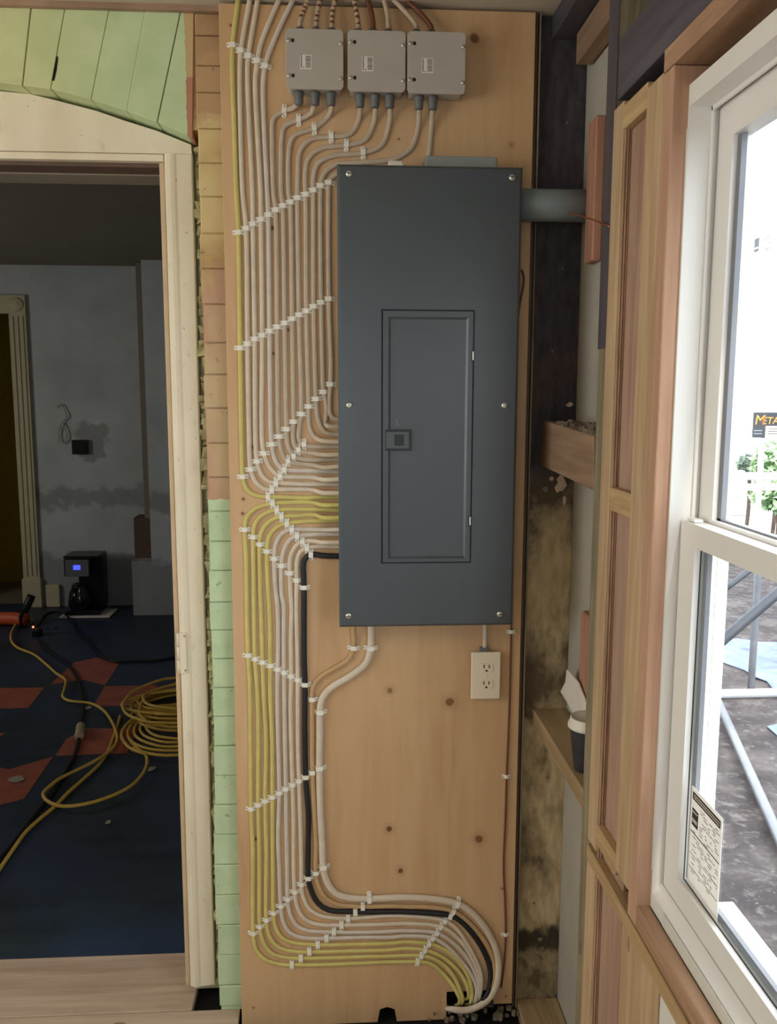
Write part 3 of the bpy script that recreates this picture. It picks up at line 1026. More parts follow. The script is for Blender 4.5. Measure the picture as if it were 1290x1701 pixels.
tube('carafe_handle', [(X0 + .085, cmy - .01, .21), (X0 + .08, cmy - .065, .19), (X0 + .08, cmy - .07, .12), (X0 + .085, cmy - .03, .09)], .008, 'coffee_black', cm)
m0, m1 = onZ(103, 1022, .006), onZ(178, 1010, .006)
tag(box('paper_mat', X0 - .03, X1 + .07, cmy - .05, cmy + .18, 0.0005, .011, 'label_paper', None, .002), 'pale mat of paper under the coffee maker', 'mat')
# wall wiring box, hanging cables
b0, b1 = onY(119.5, 755, FY - .03), onY(145, 731, FY - .03)
wbx = tag(empty('wiring_box', ((b0[0] + b1[0]) / 2, FY, b0[2])), 'black open wiring box on the stained far wall', 'wiring box')
box('box_shell', b0[0], b1[0], FY - .03, FY + .0, b0[2], b1[2], 'coffee_black', wbx, .003)
box('cover_insert', b0[0] + .015, b1[0] - .015, FY - .034, FY - .0305, b0[2] + .015, b1[2] - .015, 'hole', wbx, .002)
lp = [onY(px, py, FY - .02) for px, py in [(92, 676), (100, 672), (107, 682), (111, 692), (104, 700), (98, 712), (97, 728), (104, 737), (111, 728), (108, 712), (103, 702)]]
tag(tube('hanging_cable', [tuple(p) for p in lp], .005, 'cable_grey', None), 'loose loop of pale cable hanging on the far wall', 'cable')

# cords on the far floor
YELLOW = [(54, 1028), (37, 1030), (23, 1042), (18, 1061), (28, 1075), (56, 1087), (77.5, 1104), (93, 1118), (108.5, 1129), (107, 1144.6),
          (104, 1157), (114.7, 1164), (149, 1168), (170.5, 1178.7), (183, 1194), (192, 1213), (194, 1231), (183, 1247), (155, 1265.5),
          (124, 1281), (99, 1293.4), (84.4, 1304.7), (71.6, 1317.5), (76.7, 1329), (94.7, 1338), (120, 1339), (158.6, 1331.5),
          (199.5, 1316), (225, 1299.5), (241.7, 1276.5), (243, 1256), (230, 1244.5), (216, 1230.5), (212, 1215), (222.6, 1197),
          (245.6, 1179), (268.6, 1171.6), (289, 1173)]
YELLOW2 = [(199.5, 1189.5), (195.7, 1202), (188, 1225), (179, 1248), (163.7, 1271), (135.6, 1297), (112.6, 1317.5), (92, 1339), (69, 1358), (43.5, 1381.4), (23, 1409.5), (0, 1443), (-30, 1490), (-60, 1550)]
BLACK1 = [(62, 1040), (77.5, 1019), (96, 1016), (114.7, 1027), (130, 1051.5), (146, 1064), (167, 1090), (192, 1099.6), (223, 1098), (260.5, 1097.4), (298, 1089), (340, 1076)]
BLACK2 = [(65, 1064), (84, 1084), (108.5, 1099.6), (124, 1120), (133, 1141.5), (138, 1169), (136, 1191), (133, 1207)]
BLACK3 = [(132, 1222), (130, 1232), (124, 1253), (110, 1279), (87, 1317), (64, 1345.6), (38, 1379), (10, 1415), (-25, 1455)]


def floor_path(px, z):
    return [tuple(onZ(x, y, z)) for x, y in px]


bm = bmesh.new()
RC = .0072
sweep_bm(bm, catmull(floor_path(YELLOW, .022), .03), RC, seg=8)
sweep_bm(bm, catmull(floor_path(YELLOW2, .009), .03), RC, seg=8)
cc = onZ(272, 1178, 0)
for k in range(11):
    a0 = random.uniform(0, 6.28)
    ea, eb = random.uniform(.19, .27), random.uniform(.14, .36)
    ox, oy = random.uniform(-.03, .08), random.uniform(-.08, .08)
    loop = []
    for i in range(26):
        a = a0 + 2 * math.pi * i / 24
        loop.append((cc[0] + ox + .06 + ea * math.cos(a) * random.uniform(.97, 1.03), cc[1] + oy + eb * math.sin(a) * random.uniform(.97, 1.03), .009 + .0085 * k * .8 + .004 * math.sin(2 * a)))
    sweep_bm(bm, catmull(loop, .04), RC, seg=7)
for k in range(5):
    loop = []
    c2 = onZ(292, 1203, 0)
    for i in range(22):
        a = k + 2 * math.pi * i / 20
        loop.append((c2[0] + .06 + (.20 + .02 * k) * math.cos(a), c2[1] - .03 * k + (.20 + .03 * k) * math.sin(a) * random.uniform(.97, 1.03), .009 + .006 * k))
    sweep_bm(bm, catmull(loop, .04), RC, seg=7)
tag(link('extension_cord', bm_mesh('extension_cord', bm), 'cord_yellow', None, True), 'yellow extension cord coiled and snaking over the dark floor', 'cord')
tag(tube('power_cable', floor_path(BLACK1, .008), .0075, 'cord_black', None, step=.04), 'black cord curving from coffee maker towards the door casing', 'cord')
k2 = tag(empty('power_cable', onZ(133, 1214, 0)), 'black cord with a pale plug crossing the red floor patch', 'cord')
tube('cord', floor_path(BLACK2, .008), .008, 'cord_black', k2, step=.04)
tube('cord', floor_path(BLACK3, .008), .009, 'cord_black', k2, step=.04)
a_, b_ = onZ(134, 1206, .02), onZ(131.5, 1224, .02)
tube('plug', [tuple(a_), tuple((a_ + b_) / 2), tuple(b_)], .021, 'beige_plastic', k2, seg=12)
s0, s1 = onZ(48, 1062, 0), onZ(80, 1046, 0)
ps = tag(empty('power_strip', ((s0[0] + s1[0]) / 2, (s0[1] + s1[1]) / 2, 0)), 'black power strip with a small red light', 'power strip')
box('strip_body', s0[0], s1[0], s0[1] + .05, s0[1] + .13, .0, .045, 'coffee_black', ps, .006)
for i in range(3):
    box('socket', s0[0] + .03 + i * .05, s0[0] + .06 + i * .05, s0[1] + .07, s0[1] + .11, .045, .048, 'hole', ps, .001)
l0 = onY(55, 1041.5, s0[1] + .046)
lathe('indicator_light', [(.007, 0), (.005, .006)], tuple(l0), (0, -1, 0), 'red_led', ps, 10)
# corded drill lying on the floor
dr = tag(empty('power_drill', onZ(20, 1045, 0)), 'orange and black power drill lying by the far doorway', 'drill')
d0 = onZ(20, 1040, 0)
dx, dy = float(d0[0]), float(d0[1])
tube('drill_body', [(dx - .10, dy + .02, .05), (dx - .02, dy, .055), (dx + .06, dy - .02, .055), (dx + .11, dy - .03, .05)], .045, 'orange_plastic', dr, seg=14)
lathe('chuck', [(.03, 0), (.028, .03), (.015, .06), (.004, .07)], (dx - .10, dy + .02, .05), (-.97, .2, 0), 'coffee_black', dr, 14)
tube('handle', [(dx + .05, dy - .02, .06), (dx + .09, dy + .03, .12), (dx + .12, dy + .07, .20)][::-1], .028, 'coffee_black', dr, seg=12)
box('vent_band', dx + .075, dx + .10, dy - .075, dy + .02, .01, .10, 'coffee_black', dr, .006)
for nm, (px, py, sz), lb in [('paper_scrap', (27, 1296, .036), 'torn pale scrap lying on the red floor patch'),
                             ('paper_scrap', (252, 1278, .024), 'small pale scrap beside the loop of yellow cord'),
                             ('paper_scrap', (180, 1366, .014), 'tiny pale scrap on the bare dark floor'),
                             ('paper_scrap', (144, 1176, .025), 'pale sliver beside the black cord near the coil')]:
    c = onZ(px, py, .002)
    pts = [(c[0] + sz * math.cos(a) * random.uniform(.5, 1.1), c[1] + sz * math.sin(a) * random.uniform(.6, 1.2), .0008 + random.uniform(0, .004)) for a in [k * 2 * math.pi / 8 for k in range(8)]]
    tag(prism(nm, pts, (0, 0, .002), 'sheathing'), lb, 'paper scrap')

# ================================================================== PLYWOOD AND ELECTRICS
PXL, PXR = -0.2528, 0.4470
PT, PB = 2.4405, -0.018
n0 = onY(742, 1648, 0)
n1 = onY(819, 1690, 0)
outline = [(PXL, PB), (float(onY(627, 1697, 0)[0]), PB), (float(onY(631, 1686, 0)[0]), .018), (float(onY(643, 1681, 0)[0]), .024), (float(onY(655, 1687, 0)[0]), .017), (float(onY(659, 1697, 0)[0]), PB),
           (float(n0[0]), PB), (float(n0[0]), float(n0[2])), (float(n1[0]), float(n0[2])), (float(n1[0]), .02), (PXR, .02), (PXR, PT), (PXL, PT)]
tag(plate('plywood_sheet', outline, 0.0, .019, 'plywood', None, 0.0012), 'tall birch plywood backboard that carries the cables and grey panel', 'plywood')
# black sheet behind the notch paints in the darkness of the opening; rubble at its foot
box('notch_dark_sheet', float(n0[0]) - .01, float(n1[0]) + .01, .034, .0462, -.02, float(n0[2]) + .01, 'void', wall_back)
bm = bmesh.new()
for k in range(45):
    x, y, s = random.uniform(.225, .46), random.uniform(-.03, .028), random.uniform(.003, .012)
    n = 5
    prism_bm(bm, [(x + s * math.cos(2 * math.pi * i / n) * random.uniform(.6, 1), y + s * math.sin(2 * math.pi * i / n) * random.uniform(.6, 1), -.001) for i in range(n)], (0, 0, random.uniform(.004, .012)))
rb = link('rubble', bm_mesh('rubble', bm), 'debris')
rb['kind'] = 'stuff'
tag(rb, 'crumbs of rubble on the floor under the plywood notch', 'rubble')

# --- panel
FYP = -.098
c00, c10 = onY(559.8, 270.5, FYP - .008), onY(869.0, 278.5, FYP - .008)
c01, c11 = onY(563.0, 1041.5, FYP - .008), onY(851.0, 1040.0, FYP - .008)
PX0, PX1 = float(c00[0] + c01[0]) / 2, float(c10[0] + c11[0]) / 2
PZ1, PZ0 = float(c00[2] + c10[2]) / 2, float(c01[2] + c11[2]) / 2
panel = tag(empty('breaker_panel', ((PX0 + PX1) / 2, 0, PZ0)), 'tall charcoal grey electrical breaker panel on the plywood', 'breaker panel')
box('cabinet', PX0 + .014, PX1 - .014, FYP, -.0005, PZ0 + .014, PZ1 - .014, 'panel_grey', panel, .002)


def pp(px, py):
    p = onY(px, py, FYP - .008)
    return float(p[0]), float(p[2])


dx0 = (pp(634, 513.5)[0] + pp(632, 936.5)[0]) / 2
dx1 = (pp(790, 515)[0] + pp(781, 935)[0]) / 2
dz1 = pp(700, 514)[1]
dz0 = pp(700, 936)[1]
# cover: bent sheet with a door opening
bm = bmesh.new()
yF, yB = FYP - .0075, FYP - .0015
O = [(PX0, PZ0), (PX1, PZ0), (PX1, PZ1), (PX0, PZ1)]
I_ = [(PX0 + .006, PZ0 + .006), (PX1 - .006, PZ0 + .006), (PX1 - .006, PZ1 - .006), (PX0 + .006, PZ1 - .006)]
D_ = [(dx0, dz0), (dx1, dz0), (dx1, dz1), (dx0, dz1)]
D2 = [(dx0 + .003, dz0 + .003), (dx1 - .003, dz0 + .003), (dx1 - .003, dz1 - .003), (dx0 + .003, dz1 - .003)]
L = []
for ring_, y in ((O, -.086), (O, yB), (I_, yF), (D_, yF), (D2, yF + .005)):
    L.append([bm.verts.new((x, y, z)) for x, z in ring_])
for a, b in zip(L[:-1], L[1:]):
    for k in range(4):
        bm.faces.new((a[k], a[(k + 1) % 4], b[(k + 1) % 4], b[k]))
cover = link('cover', bm_mesh('cover', bm), 'panel_grey', panel)
# door with raised field
ix0 = (pp(645.7, 527)[0] + pp(643.5, 928)[0]) / 2
ix1 = (pp(779.5, 525.7)[0] + pp(771, 927)[0]) / 2
iz1, iz0 = pp(700, 526.5)[1], pp(700, 928)[1]
bm = bmesh.new()
D3 = [(dx0 + .0035, dz0 + .0035), (dx1 - .0035, dz0 + .0035), (dx1 - .0035, dz1 - .0035), (dx0 + .0035, dz1 - .0035)]
E0 = [(ix0, iz0), (ix1, iz0), (ix1, iz1), (ix0, iz1)]
e = .005
E1 = [(ix0 + e, iz0 + e), (ix1 - e, iz0 + e), (ix1 - e, iz1 - e), (ix0 + e, iz1 - e)]
L = []
for ring_, y in ((D3, yF + .006), (D3, yF - .0005), (E0, yF - .0005), (E1, yF + .0035)):
    L.append([bm.verts.new((x, y, z)) for x, z in ring_])
for a, b in zip(L[:-1], L[1:]):
    for k in range(4):
        bm.faces.new((a[k], a[(k + 1) % 4], b[(k + 1) % 4], b[k]))
bm.faces.new(L[-1])
bm.faces.new(L[0][::-1])
door = link('door', bm_mesh('door', bm), 'panel_grey', panel)
lx0, lz1 = pp(639.5, 713.5)
lx1, lz0 = pp(682.7, 748.6)
ya = yF - .001
latch = box('latch', lx0, lx1, ya - .0006, yF + .004, lz0, lz1, 'panel_dark', door, .0008)
box('latch_plate', lx0 + .0015, lx1 - .005, ya - .0016, ya - .0004, lz0 + .005, lz1 - .005, 'panel_grey', door, .0006)
tx0, tz1 = pp(655, 722)
tx1, tz0 = pp(670, 740)
box('latch_tab', tx0, tx1, ya - .0022, ya - .001, tz0, tz1, 'panel_dark', door, .0012)
wx, wz = pp(659, 701)
box('worn_mark', wx - .0015, wx + .0018, yF + .0030, yF + .0034, wz - .008, wz + .007, 'connector', door)
for (px, py) in ((785, 591), (780, 865.5)):
    x, z = pp(px, py)
    box('hinge', x - .003, x + .0035, yF - .0012, yF + .001, z - .012, z + .012, 'panel_dark', door)
    box('hinge_pin', x - .0012, x + .002, yF - .0022, yF - .0008, z - .0095, z + .0095, 'steel', door, .0005)
for (px, py) in ((579.6, 288.5), (850.4, 294.7), (580, 673), (837.8, 673.4), (579, 1023), (830, 1020.3)):
    x, z = pp(px, py)
    s = lathe('screw', [(.0075, 0), (.0075, .0008), (.0062, .0028), (.003, .004), (.0012, .0036)], (x, yF, z), (0, -1, 0), 'steel', panel, 16)
    box('screw_slot', x - .0045, x + .0045, yF - .0045, yF - .0032, z - .0007, z + .0007, 'hole', s)
# hub and flange on top of the cabinet
q0, q1 = onY(636, 262, -.03), onY(676, 275, -.03)
prism('cable_bushing', [(float(onY(640, 272, -.045)[0]), -.06, PZ1 - .014), (float(onY(676, 272, -.045)[0]), -.06, PZ1 - .014), (float(onY(668, 272, -.045)[0]), -.06, PZ1 + .020), (float(onY(645, 272, -.045)[0]), -.06, PZ1 + .022)], (0, .04, 0), 'white_plastic', panel, .003)
g0, g1 = onY(702, 258, -.02), onY(819, 262, -.02)
box('top_flange', g0[0], g1[0], -.07, -.002, PZ1 - .014, float(onY(760, 259, -.07)[2]), 'flange_grey', panel, .003)

# grey conduit
pz = float(onY(900, 343.5, -.03)[2])
cond = tag(empty('conduit_pipe', (PX1, -.04, pz)), 'thick grey conduit from panel side through the open stud wall', 'conduit')
rC = .035
lathe('pipe', [(rC, 0), (rC, .573 - (PX1 - .012))], (PX1 - .0135, -.045, pz), (1, 0, 0), 'pvc_grey', cond, 28)
lathe('locknut', [(rC + .006, 0), (rC + .006, .012), (rC + .001, .018)], (PX1 - .0135, -.045, pz), (1, 0, 0), 'pvc_grey', cond, 28)
cw = [onX(945, 353, .47), onX(968, 360, .475), onX(990, 367, .478), onX(1012, 376, .479)]
tag(tube('copper_wire', [tuple(p) for p in cw], .0016, 'copper', None, seg=6), 'short bare copper wire poking out by the conduit', 'wire')

# --- junction boxes
BX = [((474, 47), (570.5, 150), 'left', (496, 523, 549.5)), ((577, 49.5), (673, 154), 'middle', (597.5, 622.5, 647)), ((676.5, 51.5), (772, 157.5), 'right', (695.5, 718.5))]
TOPX = [(498, 525, 550), (594.5, 619.5, 644.5), (691, 716)]
DB = .055
for (a, b, nm, bots_), tops_ in zip(BX, TOPX):
    p0, p1 = onY(a[0], a[1], -DB - .002), onY(b[0], b[1], -DB - .002)
    x0, z1, x1, z0 = float(p0[0]), float(p0[2]), float(p1[0]), float(p1[2])
    jb = tag(empty('junction_box', ((x0 + x1) / 2, 0, z0)), f'square aluminium junction box with barcode label, {nm} of the three', 'junction box', 'aluminium junction boxes above the panel')
    plate('box_body', rounded_rect(x0 + .004, x1 - .004, z0 + .004, z1 - .004, .008), -DB, -.0005, 'box_metal', jb, .001)
    lid = plate('lid', rounded_rect(x0, x1, z0, z1, .009), -DB - .004, -DB - .0005, 'box_metal', jb, .0008)
    wv = x1 - x0
    hv = z1 - z0
    for fx, fz in ((.05, .80), (.05, .22), (.955, .77), (.955, .19)):
        sx, sz = x0 + wv * fx, z0 + hv * fz
        lathe('lid_screw', [(.0042, 0), (.0040, .0018), (.002, .0026), (.0008, .0022)], (sx, -DB - .004, sz), (0, -1, 0), 'steel', jb, 12)
        if fx < .5:
            plate('keyhole', rounded_rect(sx + .0055, sx + .0125, sz - .004, sz + .004, .0034, 4), -DB - .0043, -DB - .0038, 'hole', jb)
        else:
            box('keyhole', sx + .003, x1 - .0008, -DB - .0043, -DB - .0038, sz - .002, sz + .002, 'hole', jb)
    lxa, lza = x0 + wv * .245, z0 + hv * .33
    lbl = box('barcode_label', lxa, lxa + wv * .20, -DB - .0044, -DB - .0041, lza, lza + hv * .24, 'label_paper', jb)
    yl = -DB - .0045
    bm = bmesh.new()
    zz = lza + .003
    while zz < lza + hv * .24 - .003:
        h = random.choice((.0006, .0009, .0013))
        add_box(bm, lxa + wv * .095, lxa + wv * .185, yl - .0001, yl, zz, zz + h)
        zz += h + random.choice((.0006, .0009))
    link('bars', bm_mesh('bars', bm), 'print_dark', lbl)
    bm = bmesh.new()
    zz = lza + .003
    for k in range(9):
        h = random.choice((.0015, .002, .0024))
        add_box(bm, lxa + wv * .012, lxa + wv * .035, yl - .0001, yl, zz, zz + h)
        zz += h + .001
    link('small_print', bm_mesh('small_print', bm), 'print_blue', lbl)
    box('red_dot', lxa + wv * .05, lxa + wv * .07, yl - .0001, yl, lza + .002, lza + .0045, 'print_red', lbl)
    for px in bots_:
        x = float(onY(px, 165, -.03)[0])
        lathe('cable_connector', [(.0115, 0), (.0115, .006), (.0105, .007), (.0092, .026), (.0085, .027)], (x, -.028, z0 + .004), (0, 0, -1), 'connector', jb, 16)
    for px in tops_:
        x = float(onY(px, 46, -.03)[0])
        lathe('cable_connector', [(.0115, 0), (.0115, .008), (.0095, .016)], (x, -.028, z1 - .004), (0, 0, 1), 'connector', jb, 16)

# --- outlet
o0, o1 = onY(782.5, 1083.3, -.014), onY(829.8, 1160.3, -.014)
ox0, ox1, oz1, oz0 = float(o0[0]), float(o1[0]), float(o0[2]), float(o1[2])
outlet = tag(empty('wall_outlet', ((ox0 + ox1) / 2, 0, oz0)), 'almond duplex outlet mounted below the grey panel', 'outlet')
box('outlet_box', ox0 + .008, ox1 - .008, -.0105, -.0004, oz0 + .008, oz1 - .006, 'connector', outlet, .001)
box('cover_plate', ox0, ox1, -.0165, -.0108, oz0, oz1, 'outlet_white', outlet, .0025, 3)
ocx = (ox0 + ox1) / 2 + .0015
for zc in (oz0 + (oz1 - oz0) * .665, oz0 + (oz1 - oz0) * .315):
    pts = []
    for k in range(24):
        a = 2 * math.pi * k / 24
        pts.append((ocx + .0168 * math.cos(a), zc + max(-.0118, min(.0118, .0168 * math.sin(a)))))
    rc = plate('receptacle', pts, -.0180, -.0163, 'outlet_white', outlet, .0005)
    for sx in (-.0062, .0064):
        box('slot', ocx + sx - .0013, ocx + sx + .0013, -.0182, -.0178, zc + .000, zc + .0085, 'hole', rc)
    lathe('ground_slot', [(.0027, 0), (.0027, .0003)], (ocx, -.0179, zc - .0065), (0, -1, 0), 'hole', rc, 12)
lathe('plate_screw', [(.0028, 0), (.0022, .0012), (.0008, .0012)], (ocx, -.0165, oz0 + (oz1 - oz0) * .49), (0, -1, 0), 'outlet_white', outlet, 12)
ocn = float(onY(803.5, 1075, -.006)[0])
box('cable_connector', ocn - .011, ocn + .011, -.0102, -.0006, oz1 - .006, oz1 + .011, 'connector', outlet, .003)
oc = [onY(804.5, 1020, -.02), onY(804.8, 1042, -.0075), onY(805, 1055, -.0065), onY(804.5, 1078, -.0065)]
tag(tube('power_cable', [tuple(p) for p in oc], .0055, 'cable_white', None, .0035, (0, -1, 0)), 'short white cable between panel bottom and outlet', 'cable')

# --- cables -----------------------------------------------------------------------------------
U = {
 1: [(396, -4), (386.6, 75), (386, 125.6), (389, 209), (392.6, 320), (396, 386), (398.7, 578), (401.7, 764.6), (403, 792), (408.8, 811.6), (424, 823), (445, 825), (471, 825.7), (501.6, 827), (530, 825.7), (561, 825)],
 2: [(415.5, -4), (400.2, 84), (398.5, 117), (399, 188), (403, 320), (408.8, 379.4), (411, 571), (413.5, 717.5), (416, 779), (424, 800), (438, 812), (451, 813), (501.6, 812.8), (520.5, 814), (534.6, 818.6), (561, 819)],
 3: [(428.5, -4), (412.7, 93), (411, 125.6), (414.4, 209), (419.4, 320), (420, 372), (423, 563), (424, 717.5), (426.7, 766), (434.7, 790), (447.6, 800.5), (458, 802), (501.6, 804), (561, 804.5)],
 4: [(465, -4), (435, 67), (427.5, 101), (424, 138), (427, 209), (433, 320), (433.5, 364.6), (435.4, 557), (434.7, 717.5), (438, 753), (447.6, 776), (459.3, 788), (468.7, 791.6), (511, 792.8), (525, 794), (537, 797), (561, 796)],
 5: [(488.5, -4), (462.5, 50), (446, 90), (440.5, 110), (437, 138), (438.7, 209), (444, 320), (445.7, 356.8), (447.6, 550), (449.5, 705.8), (451.3, 738), (455.8, 762), (466.4, 777.5), (480.5, 781), (511, 782), (561, 783.4)],
 6: [(496, 160), (496, 169.5), (485.6, 180), (472, 184), (455.4, 195), (452, 209), (454, 320), (458, 348.8), (460.3, 543), (461.7, 706), (463.3, 725), (467.6, 750.5), (475.8, 765.7), (492, 769.7), (520.5, 772.8), (537, 776.8), (561, 775)],
 7: [(523, 160), (521, 172), (517, 188), (495.6, 199), (473, 209), (468, 226), (466.7, 268), (467, 320), (470, 342), (472.7, 536.5), (475.3, 694), (475.8, 712.8), (477, 736), (484, 752.8), (494.6, 761), (520.5, 763.9), (561, 762.7)],
 8: [(550, 160), (550.5, 174), (546, 192.5), (521.6, 213.5), (490, 224), (480.5, 243), (479, 320), (482.4, 336), (485.2, 529.6), (487.5, 700.4), (486.4, 727), (490, 742), (501.7, 750.5), (520.5, 752.8), (537, 755.6), (561, 755)],
 9: [(597.8, 162), (597.8, 174), (596.5, 197), (582, 222), (549.6, 227), (515, 232), (498, 251), (495, 285), (494, 329), (496.5, 523), (500.5, 687.7), (495.8, 717.5), (498, 734), (508.7, 740.6), (525, 742), (561, 741.8)],
 10: [(623, 162), (623, 174), (621.6, 201), (607, 232), (575.6, 241), (531.6, 247), (511.5, 264), (506.5, 293), (507.8, 323), (508.7, 516.5), (512.7, 675), (513.4, 705.8), (520.5, 724.6), (534.6, 732), (561, 734)],
 11: [(647.6, 162), (647.6, 174), (646.7, 205), (634, 241), (603, 254), (552.5, 259), (527.4, 272), (520, 297), (520.5, 316), (521, 509), (525, 662.5), (528.7, 698.7), (539, 717.5), (553, 721.5), (561, 721.8)],
 12: [(696, 164), (696, 174), (694, 213.5), (682, 247), (653, 264.5), (594, 270), (556.7, 274), (538, 289), (532.7, 308.6), (533.6, 502.4), (535.7, 600), (537.4, 651), (542.8, 675), (541, 698.7), (542.8, 707), (551, 709), (561, 708.6)],
 13: [(718.7, 164), (718.7, 174), (715.8, 217.7), (711, 262), (700, 278), (650, 282), (590, 283), (564, 287), (550, 296), (546, 304), (546.3, 496.5), (549.8, 600), (549, 638), (547, 665.8), (547.5, 682), (552, 694), (561, 697)],
}
LOW = {
 1: [(561, 839), (534.6, 839), (525, 836), (511, 834), (452.5, 836), (447.6, 837.5), (424, 844.5), (408.8, 861), (406.6, 879.5), (408.8, 929), (410, 1017.5), (411.8, 1088), (414.7, 1135), (415.8, 1229), (417, 1343), (420, 1414.6), (419.8, 1485), (420.5, 1550), (425, 1577), (440.5, 1594), (464, 1601.5), (484.5, 1603), (534.6, 1602.6), (600, 1600), (650, 1598), (693, 1598), (716, 1601), (737, 1618.6), (753.5, 1639.5), (764, 1660.5)],
 2: [(561, 847), (520.5, 846), (487.5, 846), (459.6, 847), (438, 854), (423, 870), (420.5, 892), (421, 952.6), (421.7, 1017.5), (423.5, 1094), (427.6, 1158.6), (429, 1229), (428.6, 1337), (430.7, 1414.6), (430.7, 1485), (431.4, 1538.7), (437, 1565), (452, 1584), (476, 1591), (499.5, 1592), (558, 1591), (600, 1589.5), (650, 1588.5), (699, 1587.5), (725.6, 1595), (749, 1615), (763, 1642), (768, 1660.5)],
 3: [(561, 860), (534.6, 860), (523, 855), (487.5, 857), (467.3, 858), (447.6, 865.7), (433.5, 884.5), (431, 904), (432, 976), (433.5, 1017.5), (436, 1100), (438, 1158.6), (441.7, 1229), (440.3, 1330), (442.4, 1414.6), (441.7, 1485), (442.2, 1527.6), (446.4, 1553), (460.5, 1572), (483, 1580), (513.6, 1581.5), (581.6, 1580), (650, 1578), (669.8, 1575.6), (705, 1578), (730, 1587), (753.5, 1604.6), (772, 1629), (779, 1651)],
 4: [(561, 864.5), (511, 865.7), (476, 869.4), (459.3, 876), (446.4, 891.5), (443, 915.7), (445, 976), (447.6, 1017.5), (448.8, 1105.7), (448.8, 1158.6), (451.8, 1229), (452.3, 1324), (452.8, 1414.6), (453.5, 1485), (454, 1515.7), (458, 1541.5), (468.7, 1558), (487.5, 1566), (527.7, 1569.7), (581.6, 1569), (650, 1567), (670, 1564.7), (711.8, 1567.6), (737, 1576.7), (760.5, 1595), (777, 1621), (783.7, 1646.5), (783, 1660)],
 5: [(561, 880), (530, 880), (484.5, 879.5), (468.7, 885.6), (458, 903), (455.3, 927.7), (457, 976), (460.5, 1005.8), (461.7, 1064.6), (461, 1111.6), (460.5, 1158.6), (461.7, 1229), (463.7, 1316.3), (461.7, 1391), (464, 1450), (466.2, 1504.6), (470, 1530), (480.5, 1548.6), (501.7, 1557.5), (541.9, 1558.8), (605, 1557), (650, 1557), (670, 1554.7), (718.2, 1558), (744, 1573), (767.4, 1597.7), (783.7, 1621), (792, 1642), (790, 1660)],
 6: [(561, 887), (520.5, 888), (493, 890.6), (480.5, 897), (471, 915), (467.3, 939.5), (467.6, 988), (471, 1005.8), (471, 1064.6), (471.5, 1116.5), (472.7, 1205.6), (474.6, 1310), (475.8, 1391), (477, 1450), (477.6, 1493), (481.7, 1518), (492, 1536.8), (511, 1546), (554.3, 1548.3), (600, 1549), (650, 1547), (670, 1546), (724.8, 1549.5), (751, 1565), (772, 1586), (788.4, 1614), (795, 1632.6), (794, 1652)],
 7: [(561, 901), (532, 901), (520.5, 898.6), (502, 899.5), (490, 908), (481.7, 926.8), (481, 952), (482.4, 988), (484, 1010), (482.8, 1064.6), (483.4, 1123), (482.4, 1182), (484, 1250), (485.7, 1303.6), (487.5, 1367.5), (487.5, 1438), (489.4, 1481), (493.4, 1506), (504, 1525), (525, 1535), (567, 1537), (600, 1536.5), (650, 1535), (670, 1534), (731.4, 1539.2), (758, 1556), (776.7, 1579), (794, 1614), (796.5, 1639.5), (794, 1655)],
 8: [(561, 908), (530, 907.5), (509.6, 910.4), (498, 917), (492.7, 934), (492.6, 964), (492, 988), (492, 1017.5), (493.4, 1076), (494.3, 1129), (494.6, 1229), (496.5, 1297), (498.8, 1367.5), (500.5, 1438), (500.4, 1468.6), (504, 1492), (514.6, 1511), (534.6, 1522), (578, 1526), (610, 1524), (646.5, 1521), (693, 1523), (738.4, 1529.3), (758, 1542), (774.4, 1565), (786, 1586), (797.7, 1614), (799, 1637), (796, 1655)],
 9: [(561, 924), (534.6, 923), (523, 921), (513, 922.5), (504.5, 932), (504.0, 952.6), (504.7, 975.4), (504.7, 1041), (505, 1100), (506.3, 1136.7), (506, 1205.6), (507.5, 1290), (512, 1355.8), (511.5, 1414.6), (511.8, 1457.6), (517, 1480), (527.5, 1500), (546, 1512), (589.8, 1514.5), (650, 1514.5), (670, 1514.4), (741, 1519.5), (763, 1529), (786, 1553.5), (804.7, 1583.7), (814, 1614), (811.6, 1646.5), (802, 1663)],
 10: [(587.5, 1030), (587.3, 1043), (586.9, 1076), (579, 1095), (558, 1109), (532, 1124.5), (519.3, 1142), (518, 1161), (518, 1229), (518.6, 1282.4), (521.6, 1344), (524.7, 1403), (524.2, 1449.4), (528.7, 1471), (541.6, 1492), (562.8, 1502.7), (602, 1506), (650, 1505), (670, 1505.8), (716, 1507), (752, 1513.3), (776.7, 1530), (797.7, 1553.5), (814, 1579), (819.8, 1597.7), (821, 1621), (815, 1645)],
 11: [(616.8, 1030), (616.6, 1043), (615.3, 1076), (607.4, 1102), (581.6, 1123), (548.7, 1143), (534.6, 1161), (531.4, 1182), (531, 1229), (530.5, 1274.5), (532, 1344), (535, 1403), (536.6, 1438.8), (541.6, 1461.6), (555.7, 1482.7), (577, 1491), (612.9, 1493), (669.8, 1490.7), (716, 1493), (758.8, 1500.4), (781.4, 1514), (804.7, 1539.5), (821, 1569.8), (827.4, 1597.7), (825.6, 1628), (816, 1653.5), (797.7, 1669.8), (774.4, 1678), (751, 1676.7)],
}
ORD = ['', 'first', 'second', 'third', 'fourth', 'fifth', 'sixth', 'seventh', 'eighth', 'ninth', 'tenth', 'eleventh', 'twelfth', 'thirteenth']
UMAT = {1: 'cable_yellow', 2: 'cable_white', 3: 'cable_white', 4: 'cable_white', 5: 'cable_lilac'}
